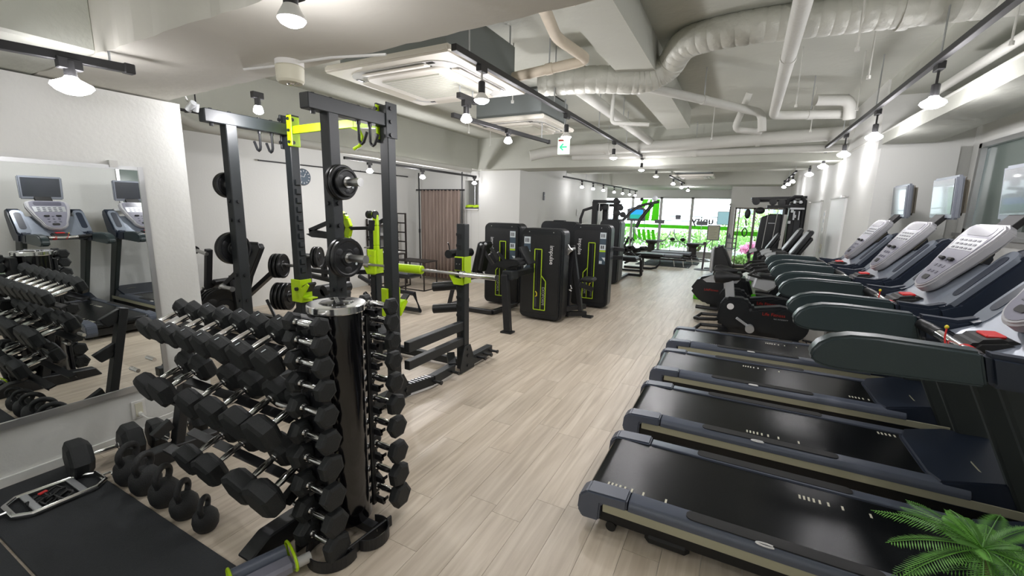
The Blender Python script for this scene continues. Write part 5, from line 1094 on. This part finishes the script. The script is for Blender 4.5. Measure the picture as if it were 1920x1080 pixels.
for i, (dx, c) in enumerate(((-.09, 'lime'), (.09, 'lime'))):
    part('shoe_upper', MB().lathe([(.015, -.09), (.035, -.07), (.038, -.02), (.028, .04), (.015, .09)], (dx, 0, .05), (1, .2, .15), 14), c, T)
    part('sole', MB().box((dx, 0, .012), (.18, .07, .04), rot=(0, 0, .2), bev=.008), 'print_dark', T)
T = thing('ledge_shelf', 'white ledge with a dim recess and grey poles above it, left of the column', 'shelf', (-4.93, 7.6, 1.50))
part('ledge', MB().bx(-.165, .165, -.03, .3, .0, .03, bev=.004), 'white_plastic', T); part('pole', MB().cyl((-.05, .2, .03), (-.05, .2, .5), .012, n=8).cyl((.05, .2, .03), (.05, .2, .5), .012, n=8), 'silver_paint', T)
part('panel_seam', MB().bx(-.02, -.012, -.004, .0, -1.55, 0), 'light_grey', T)
# clock
T = thing('wall_clock', 'round dark blue wall clock with a white twelve-mark dial', 'clock', (-6.39, 4.8, 1.985))
part('case', MB().lathe([(.13, 0), (.135, .01), (.13, .03), (.12, .032)], ax=(1, 0, 0), n=40), 'black_steel', T)
part('dial', MB().cyl((.025, 0, 0), (.034, 0, 0), .122, n=40), 'sticker_blue', T)
for k in range(12):
    a_ = k*pi/6; part('hour_mark', MB().bar((.036, .085*sin(a_), .085*cos(a_)), (.036, .108*sin(a_), .108*cos(a_)), .003, .008, bev=0), 'print_white', T)
part('hour_hand', MB().bar((.038, 0, 0), (.038, .03, .055), .003, .006, bev=0), 'print_white', T); part('minute_hand', MB().bar((.038, 0, 0), (.038, -.085, .02), .003, .004, bev=0), 'print_white', T)
for i, (p, q) in enumerate((((-6.35, 4.05, 2.17), (-6.35, 7.3, 2.17)), ((-3.6, 1.75, 2.30), (-5.2, 4.0, 2.3)))):
    if i == 1: p, q = (-3.92, 1.70, 2.25), (-3.92, 2.25, 2.25)
    T = thing('picture_rail', ('thin black rail mounted high on the far left wall', 'thin black rail end above the partition, left of the power rack')[i], 'rail', p)
    part('rail', MB(T).bar(p, q, .02, .02), 'track_black', T); part('bracket', MB(T).bar(q, (q[0]-.05, q[1], q[2]), .02, .02).bar(V(p).lerp(V(q), .5), V(p).lerp(V(q), .5)+V((-.05, 0, 0)), .02, .02).bar(V(p).lerp(V(q), .6), V(p).lerp(V(q), .6)+V((0, 0, 2.84-p[2] if i else .02)), .01, .01), 'track_black', T)

# ================================================================== CEILING THINGS
def spot(x, y, z, zt, label, energy=BULB_W, light=True, style=0, size=1.0):
    glow = style == 0
    T = thing('spotlight', label, 'light', (x, y, z), group='track spotlights')
    s = size
    part('adapter', MB().bx(-.018, .018, -.04, .04, zt-z-.05, zt-z-.005, bev=.003), 'track_black', T)
    part('stem', MB().cyl((0, 0, zt-z-.05), (0, 0, .075*s), .007, n=8), 'satin_steel' if style else 'track_black', T)
    part('socket', MB().lathe([(.018, .035), (.021, .04), (.021, .105), (.015, .11)], n=16), 'track_black', T)
    part('bulb_body', MB().lathe([(.047*s, .002), (.045*s, .012), (.026, .034), (.022, .042)], n=20), 'bulb' if glow else 'white_plastic', T)
    part('bulb_face', MB().lathe([(.0, -.020*s), (.02*s, -.018*s), (.038*s, -.009*s), (.047*s, .003), (.044*s, .006)], n=20), 'bulb', T)
    if light: lamp('spot_lamp', (0, 0, -.045), energy, .05, 165, parent=T, blend=.8)
    return T
def track(p, q, label, hang=2.85):
    T = thing('light_track', label, 'track', p)
    part('rail', MB(T).bar(p, q, .034, .036, bev=.002), 'track_black', T)
    d = V(q)-V(p); n = max(1, int(d.length/1.3))
    for i in range(n+1):
        m_ = V(p).lerp(V(q), (i+.12)/(n+.24)); part('hanger', MB(T).cyl(m_, (m_.x, m_.y, hang), .005, n=6), 'silver_paint', T)
    part('end_cap', MB(T).box(q, (.04, .04, .042), bev=.003), 'track_black', T)
    return T
tc = (-1.463, 2.07, 2.40)
track(tc, (-1.463, 8.75, 2.40), 'long black lighting track over the centre of the room')
track((-1.80, 2.66, 2.30), (-1.80, 2.76, 2.30), 'tiny black track stub under the near air conditioner') if False else None
for i, y in enumerate((2.36, 3.80, 5.44, 7.14, 8.47)):
    spot(-1.463, y, 2.19, 2.40, 'spotlight on the centre track, ' + ('nearest', 'second from the near end', 'middle one', 'second from the far end', 'farthest')[i], BULB_W*(.75, 1.35, 1.35, 1.2, 1.2)[i], style=1)
track((.90, .6, 2.43), (.90, 8.9, 2.43), 'long black lighting track over the treadmills')
for i, y in enumerate((3.48, 4.75, 5.98, 7.33, 8.70)):
    spot(.92, y, 2.20, 2.43, 'spotlight on the track over the treadmills, ' + ('nearest', 'second', 'third', 'fourth', 'farthest')[i]+' in the row', BULB_W*(.8, .7, .22, .15, .15)[i], size=1.3)
spot(.90, 2.0, 2.20, 2.43, 'spotlight on the track over the treadmills, just outside the top right corner', BULB_W)
track((-2.22, 3.12, 2.31), (-2.035, 4.74, 2.31), 'short black lighting track beside the ceiling air conditioner')
for i, (x, y) in enumerate(((-1.80, 2.70), (-2.07, 3.83))):
    spot(x, y, 2.16 if i == 0 else 2.185, 2.30 if i == 0 else 2.31, 'spotlight on the short track, ' + ('left one below the air conditioner', 'right one beside the duct')[i], BULB_W*(.25, .8)[i], size=.85)
track((-4.68, 4.15, 2.16), (-4.75, 7.45, 2.16), 'black lighting track in front of the curtain area', hang=2.3)
for i, y in enumerate((4.60, 5.75, 7.32)):
    spot(-4.69, y, 2.02, 2.16, 'spotlight on the track near the curtain, ' + ('left', 'middle', 'right')[i]+' one', BULB_W*(3.4, 2.4, .08)[i])
spot(-3.13, 2.03, 2.19, 2.33, 'single spotlight glowing above the power rack top beam', BULB_W*1.3, size=.7)
track((-3.60, 9.3, 2.28), (-3.42, 16.2, 2.28), 'long black lighting track along the back left wall', 2.85)
for i, y in enumerate((10.45, 11.3, 12.2, 13.3, 14.3, 15.2, 16.0)):
    spot(-3.55+.02*i, y, 2.10, 2.28, 'spotlight on the back left wall track, number %s from the near end' % ('one', 'two', 'three', 'four', 'five', 'six', 'seven')[i], BULB_W*.25, light=(i % 2 == 0))
track((-1.48, 10.3, 2.34), (-1.48, 14.6, 2.34), 'short black lighting track before the far window', 2.85)
for i, y in enumerate((10.9, 12.5, 14.1)):
    spot(-1.48, y, 2.19, 2.34, 'spotlight on the track before the far window, ' + ('near', 'middle', 'far')[i]+' one', BULB_W*.8, light=(i != 1))
track((.84, 9.9, 2.36), (.9, 13.4, 2.36), 'short black lighting track above the cable crossover', 2.85)
for i, y in enumerate((10.4, 11.3, 12.4)):
    spot(.84, y, 2.19, 2.36, 'spotlight above the cable crossover, ' + ('near', 'middle', 'far')[i]+' one', BULB_W*.3, light=(i == 1))
track((-2.70, .45, 2.14), (-2.545, 1.05, 2.14), 'short black lighting track below the ceiling strip at the top left', 2.20)
spot(-2.585, .86, 2.02, 2.14, 'bright spotlight above the mirror at the top left', BULB_W*.18, size=1.5)
T = spot(-1.24, .93, 2.085, 2.20, 'bright spotlight under the ceiling beam at the top edge', BULB_W*.4, size=.85, style=2)
track((-1.7, .70, 2.31), (-.2, .70, 2.31), 'black track piece above the top edge of the picture', 2.60)
# unseen lamps and track behind the camera, outside the view
track((-2.2, -1.2, 2.40), (.8, -1.2, 2.40), 'unseen black lighting track behind the camera', 2.6)
for x in (-2.0, -.7, .6): spot(x, -1.2, 2.19, 2.40, 'unseen spotlight behind the camera, %s of the track' % ('left end' if x < -1 else 'middle' if x < 0 else 'right end'), BULB_W*.6)
# smoke detector
track((-1.80, 2.60, 2.31), (-1.80, 2.80, 2.31), 'tiny track stub under the near air conditioner', 2.40)
T = thing('emergency_light', 'cream round emergency light on the ceiling beam', 'light', (-1.93, 1.42, 2.2))
part('base', MB().cyl((0, 0, 0), (0, 0, -.022), .062, n=28), 'white_plastic', T); part('housing', MB().lathe([(.058, -.022), (.062, -.028), (.060, -.085), (.052, -.095), (0, -.097)], n=28), 'cream_plastic', T)
part('lens', MB().sph((.0, 0, -.095), .018, (1, 1, .5)).sph((.03, .01, -.094), .01, (1, 1, .5)), 'chrome', T)
part('cable', MB().tube([(.05, 0, -.01), (.25, .03, -.006), (.5, .1, -.006)], .006, 6).tube([(-.05, 0, -.01), (-.30, -.03, -.006)], .006, 6), 'wall_paint', T)
# exit sign
T = thing('exit_sign', 'hanging white emergency exit sign with a green left arrow', 'sign', (-1.95, 5.0, 2.20))
part('panel', MB().bx(-.072, .072, -.015, .015, -.0, .19, bev=.004), 'exit_panel', T)
part('arrow', MB().bx(-.035, .045, -.019, -.0155, .075, .09).bar((-.04, -.017, .082), (.0, -.017, .118), .003, .014, bev=0).bar((-.04, -.017, .082), (.0, -.017, .046), .003, .014, bev=0), 'exit_green', T, smooth=False)
part('caption', MB().bx(-.06, .005, -.019, -.0155, .15, .168), 'red_print', T, 'small dark red caption', smooth=False)
part('hanger', MB().cyl((.0, 0, .19), (.0, 0, .62), .006, n=6), 'silver_paint', T)
# air conditioners
def cassette(cx, cy, z, s, label, h=.32):
    T = thing('ceiling_air_conditioner', label, 'air conditioner', (cx, cy, z), group='ceiling cassette air conditioners')
    k = s/2
    part('housing', MB().bx(-k*.86, k*.86, -k*.86, k*.86, .045, h, bev=.01), 'ac_body', T)
    t = MB(); t.prism([(-k, -k), (k, -k), (k, k), (-k, k)], 'xy', .0, .045, bev=.012, seg=2); part('panel', t, 'ac_panel', T)
    part('inner_ring', MB().prism(rrect(-k*.84, k*.84, -k*.84, k*.84, k*.30, 6), 'xy', -.006, .0), 'light_grey', T)
    part('centre_panel', MB().prism(rrect(-k*.66, k*.66, -k*.66, k*.66, k*.16, 5), 'xy', -.020, .0, bev=.006), 'ac_panel', T)
    b = part('grille', MB().bx(-k*.48, k*.48, -k*.48, k*.48, -.026, -.018), 'ac_grille', T)
    for i in range(4):
        M = MX.Rotation(i*pi/2, 4, 'Z')
        part('louvre', MB(M=M).box((0, -k*.75, -.012), (k*1.02, k*.13, .012), rot=(.18, 0, 0), bev=.004), 'ac_panel', T)
        part('slot', MB(M=M).box((0, -k*.685, -.007), (k*1.05, k*.02, .004)), 'plate_rubber', T)
        part('slot', MB(M=M).box((k*.58, -k*.78, -.0075), (k*.10, k*.05, .004)), 'plate_rubber', T)
    b = MB()
    for i in range(14): b.bx(-k*.47, k*.47, -k*.46+i*k*.07, -k*.45+i*k*.07, -.0275, -.026)
    part('grille_slats', b, 'ac_panel', T)
    for sx in (-1, 1):
        for sy in (-1, 1): part('hanger', MB().cyl((sx*k*.8, sy*k*.8, .1), (sx*k*.8, sy*k*.8, 2.85-z), .006, n=6), 'silver_paint', T)
    return T
cassette(-2.02, 2.60, 2.40, 1.0, 'large square ceiling air conditioner behind the beam, nearest the camera')
cassette(-2.42, 4.85, 2.50, .95, 'second ceiling air conditioner partly hidden behind the first')
cassette(-1.15, 12.0, 2.42, .95, 'small looking ceiling air conditioner near the far window')
# pipes and ducts
def pipe(name, pts, r, label, m='pipe_white', rings=None, n=14, cat='pipe', hang=True):
    T = thing(name, label, cat, pts[0]); P = [V(p) for p in pts]; Q = [P[0]]
    for i in range(1, len(P)-1):
        a = (P[i-1]-P[i]); c = (P[i+1]-P[i]); l = min(r*2.2, a.length*.45, c.length*.45)
        A = P[i]+a.normalized()*l; B = P[i]+c.normalized()*l
        for t in (0, .25, .5, .75, 1): Q.append(A*(1-t)**2+P[i]*2*t*(1-t)+B*t*t)
    Q.append(P[-1])
    if rings:
        W = []; rs = []
        for i in range(len(Q)-1):
            L = (Q[i+1]-Q[i]).length; k = max(1, int(L/rings))
            for j in range(k):
                for f, q in ((0, .955), (.18, 1.0), (.82, 1.0)):
                    W.append(Q[i].lerp(Q[i+1], (j+f)/k)); rs.append(r*q)
        W.append(Q[-1]); rs.append(r); part('duct_tube', MB(T).tube(W, rs, n), m, T, ang=24)
    else: part('pipe_run', MB(T).tube(Q, r, n), m, T)
    for i in range(len(P)-1):
        L = (P[i+1]-P[i]).length
        if L > .5:
            c = P[i].lerp(P[i+1], .5); d = (P[i+1]-P[i]).normalized(); part('joint_band', MB(T).cyl(c-d*.025, c+d*.025, r*1.12, n=n), m, T)
            if hang and abs(d.z) < .5: part('hanger', MB(T).cyl(c, (c.x, c.y, 2.85), .005, n=6), 'silver_paint', T)
    return T
pipe('insulated_duct', [(-1.62, 3.55, 2.60), (-1.15, 3.62, 2.60), (-.80, 3.75, 2.58), (-.62, 3.78, 2.66), (-.50, 3.55, 2.76), (-.15, 3.45, 2.76), (1.6, 3.55, 2.74)], .105, 'wide white ribbed flexible duct curving up beside the air conditioner', 'foil', rings=.07, n=18, cat='duct')
pipe('lagged_pipe', [(-1.1, 1.62, 2.36), (-.2, 1.66, 2.36), (1.7, 1.72, 2.38)], .06, 'tan wrapped pipe along the far side of the ceiling beam', 'pipe_tan')
pipe('lagged_pipe', [(-.95, 1.85, 2.62), (-1.15, 2.75, 2.62), (-1.05, 3.10, 2.58), (-1.6, 3.0, 2.50)], .035, 'tan pipe bending towards the large air conditioner', 'pipe_tan')
pipe('drain_pipe', [(.14, 1.6, 2.52), (.18, 5.1, 2.50), (.80, 5.28, 2.50)], .042, 'white pipe running down the room and turning right')
pipe('drain_pipe', [(-.90, 3.9, 2.60), (.08, 5.15, 2.54), (.10, 5.15, 2.36)], .038, 'white slanting pipe with a short drop at its right end')
pipe('drain_pipe', [(-.05, 5.2, 2.75), (-.16, 5.3, 2.42), (.10, 5.4, 2.40)], .032, 'short white U-shaped pipe beside the drop')
pipe('main_pipe', [(-3.2, 6.7, 2.42), (-2.9, 6.85, 2.50), (-1.0, 6.95, 2.52), (1.2, 6.95, 2.58)], .085, 'thick white pipe crossing the ceiling before the cross beam')
pipe('main_pipe', [(-2.6, 7.1, 2.42), (1.2, 7.15, 2.42)], .05, 'thinner white pipe just below the thick crossing pipe')
pipe('wall_pipe', [(-4.45, 2.0, 2.35), (-4.45, 2.3, 2.22), (-4.45, 6.8, 2.22)], .045, 'white pipe along the boxed beam behind the power rack', hang=False)
pipe('drain_pipe', [(-1.35, 3.68, 2.58), (-1.32, 6.9, 2.58)], .055, 'white pipe running away from the ribbed duct')
pipe('conduit_line', [(1.15, .5, 2.36), (1.14, 3.2, 2.345), (1.12, 9.5, 2.33)], .012, 'thin white conduit along the ceiling over the treadmills', hang=False)
pipe('conduit_line', [(1.22, .5, 2.50), (1.20, 4.5, 2.48)], .03, 'white conduit tube above the nearest treadmill', hang=False)
pipe('conduit_line', [(-1.25, 4.5, 2.85), (-1.25, 4.5, 2.42), (-.9, 4.6, 2.40)], .02, 'thin white vertical conduit beside the ribbed duct', hang=False)
pipe('conduit_line', [(-2.95, .2, 2.58), (-3.03, .95, 2.36)], .010, 'thin conduit down the recess at the top left', hang=False)
pipe('pipe_joint', [(.5, 5.05, 2.60), (.78, 5.15, 2.60), (.80, 5.2, 2.44)], .05, 'lumpy white pipe joint at the end of the turned pipe', hang=False)
for i, (x, y) in enumerate(((.45, 3.0), (.62, 3.6), (.30, 4.3), (.75, 4.6), (1.10, 3.2), (.55, 5.6), (-1.75, 3.3), (-.4, 5.8), (-2.9, 4.4), (-3.2, 5.4))):
    T = thing('hanger_rod', 'thin white threaded rod hanging from the ceiling slab'+(', over the nearest treadmill', ' above the second treadmill', ' left of the long white pipe end', ' beside the lumpy pipe joint', ', nearest the right conduit', ' left of the right track', ' behind the near air conditioner', ' in front of the thick crossing pipe', ' above the clock side of the room', ', farthest back on the left side')[i], 'rod', (x, y, 2.40), group='ceiling hanger rods')
    part('rod', MB().cyl((0, 0, 0), (0, 0, .45), .005, n=6), 'pipe_white', T); part('nut', MB().cyl((0, 0, .0), (0, 0, .02), .012, n=6), 'pipe_white', T)
T = thing('security_camera', 'small chrome camera cluster at the corner of the partition top', 'camera', (-3.42, 1.70, 2.19))
part('bracket', MB().tube([(0, 0, .08), (.0, .02, .04), (.03, .02, .02)], .008, 6), 'satin_steel', T); part('body', MB().cyl((.0, .02, -.02), (.06, .03, .02), .022, n=12).cyl((.03, .05, -.03), (.05, .05, .02), .018, n=12), 'silver_paint', T)
T = thing('wall_phone', 'small dark wall device high on the back left wall', 'device', (-3.94, 9.0, 1.75)); part('body', MB().bx(0, .02, -.03, .03, 0, .18, bev=.004), 'slate', T); part('button', MB().bx(.02, .024, -.01, .01, .1, .12), 'silver_paint', T)
T = thing('wall_socket', 'small white socket on the back left wall above the machines', 'socket', (-3.94, 11.3, 1.50)); part('cover_plate', MB().bx(0, .012, -.05, .05, -.08, .08, bev=.003), 'white_plastic', T); part('socket_face', MB().bx(.012, .015, -.02, .02, -.05, .05), 'light_grey', T)

# ================================================================== PLANT
T = thing('potted_fern', 'bright green feathery fern in a tall pot beside the nearest treadmill', 'plant', (.78, 1.42, 0))
part('planter', MB().lathe([(.12, 0), (.15, .02), (.17, .30), (.175, .34), (.155, .34), (.15, .30)], n=28), 'pot', T)
part('soil', MB().cyl((0, 0, .29), (0, 0, .31), .15, n=24), 'soil', T)
R = random.Random(11)
part('stem', MB().tube([(0, 0, .3), (-.05, .05, .48), (-.10, .10, .66)], [.012, .010, .007], 8), 'stem', T)
part('stem', MB().tube([(0, 0, .3), (.05, .05, .45), (.08, .12, .62)], [.012, .010, .007], 8), 'stem', T)
fc = []
for i in range(46):
    base = V((-.10, .10, .66)) if i % 3 else V((.08, .12, .62))
    az = RD(i*137.5+20); el = R.uniform(-.15, .55) if i < 34 else R.uniform(.4, 1.0)
    L = R.uniform(.19, .27) if i < 34 else R.uniform(.10, .17)
    d = V((cos(az)*cos(el), sin(az)*cos(el), sin(el)))
    P = []
    for k in range(13):
        t = k/12; P.append(base+d*L*t+V((0, 0, -.06*t*t*(L/.2))))
    b = MB(); b.tube(P, [.0022*(1-.6*k/12) for k in range(13)], 4)
    side = d.cross(V((0, 0, 1))).normalized()
    m = 34
    for k in range(4, m):
        t = k/m; j = t*12; i0 = min(11, int(j)); p = P[i0].lerp(P[i0+1], j-i0); tg = (P[i0+1]-P[i0]).normalized()
        wl = .034*(sin(pi*min(1, t*1.05))**.45)*R.uniform(.85, 1.1)+.003
        nm_ = side.cross(tg).normalized()
        for s in (-1, 1):
            dd_ = (side*s+tg*.45-nm_*.25).normalized(); q = p+dd_*wl
            b.quad([p-tg*.0010, p+dd_*wl*.5-tg*.0021, q, p+dd_*wl*.5+tg*.0016])
    part('frond', b, 'leaf_light' if i % 2 else 'leaf', T, smooth=False)
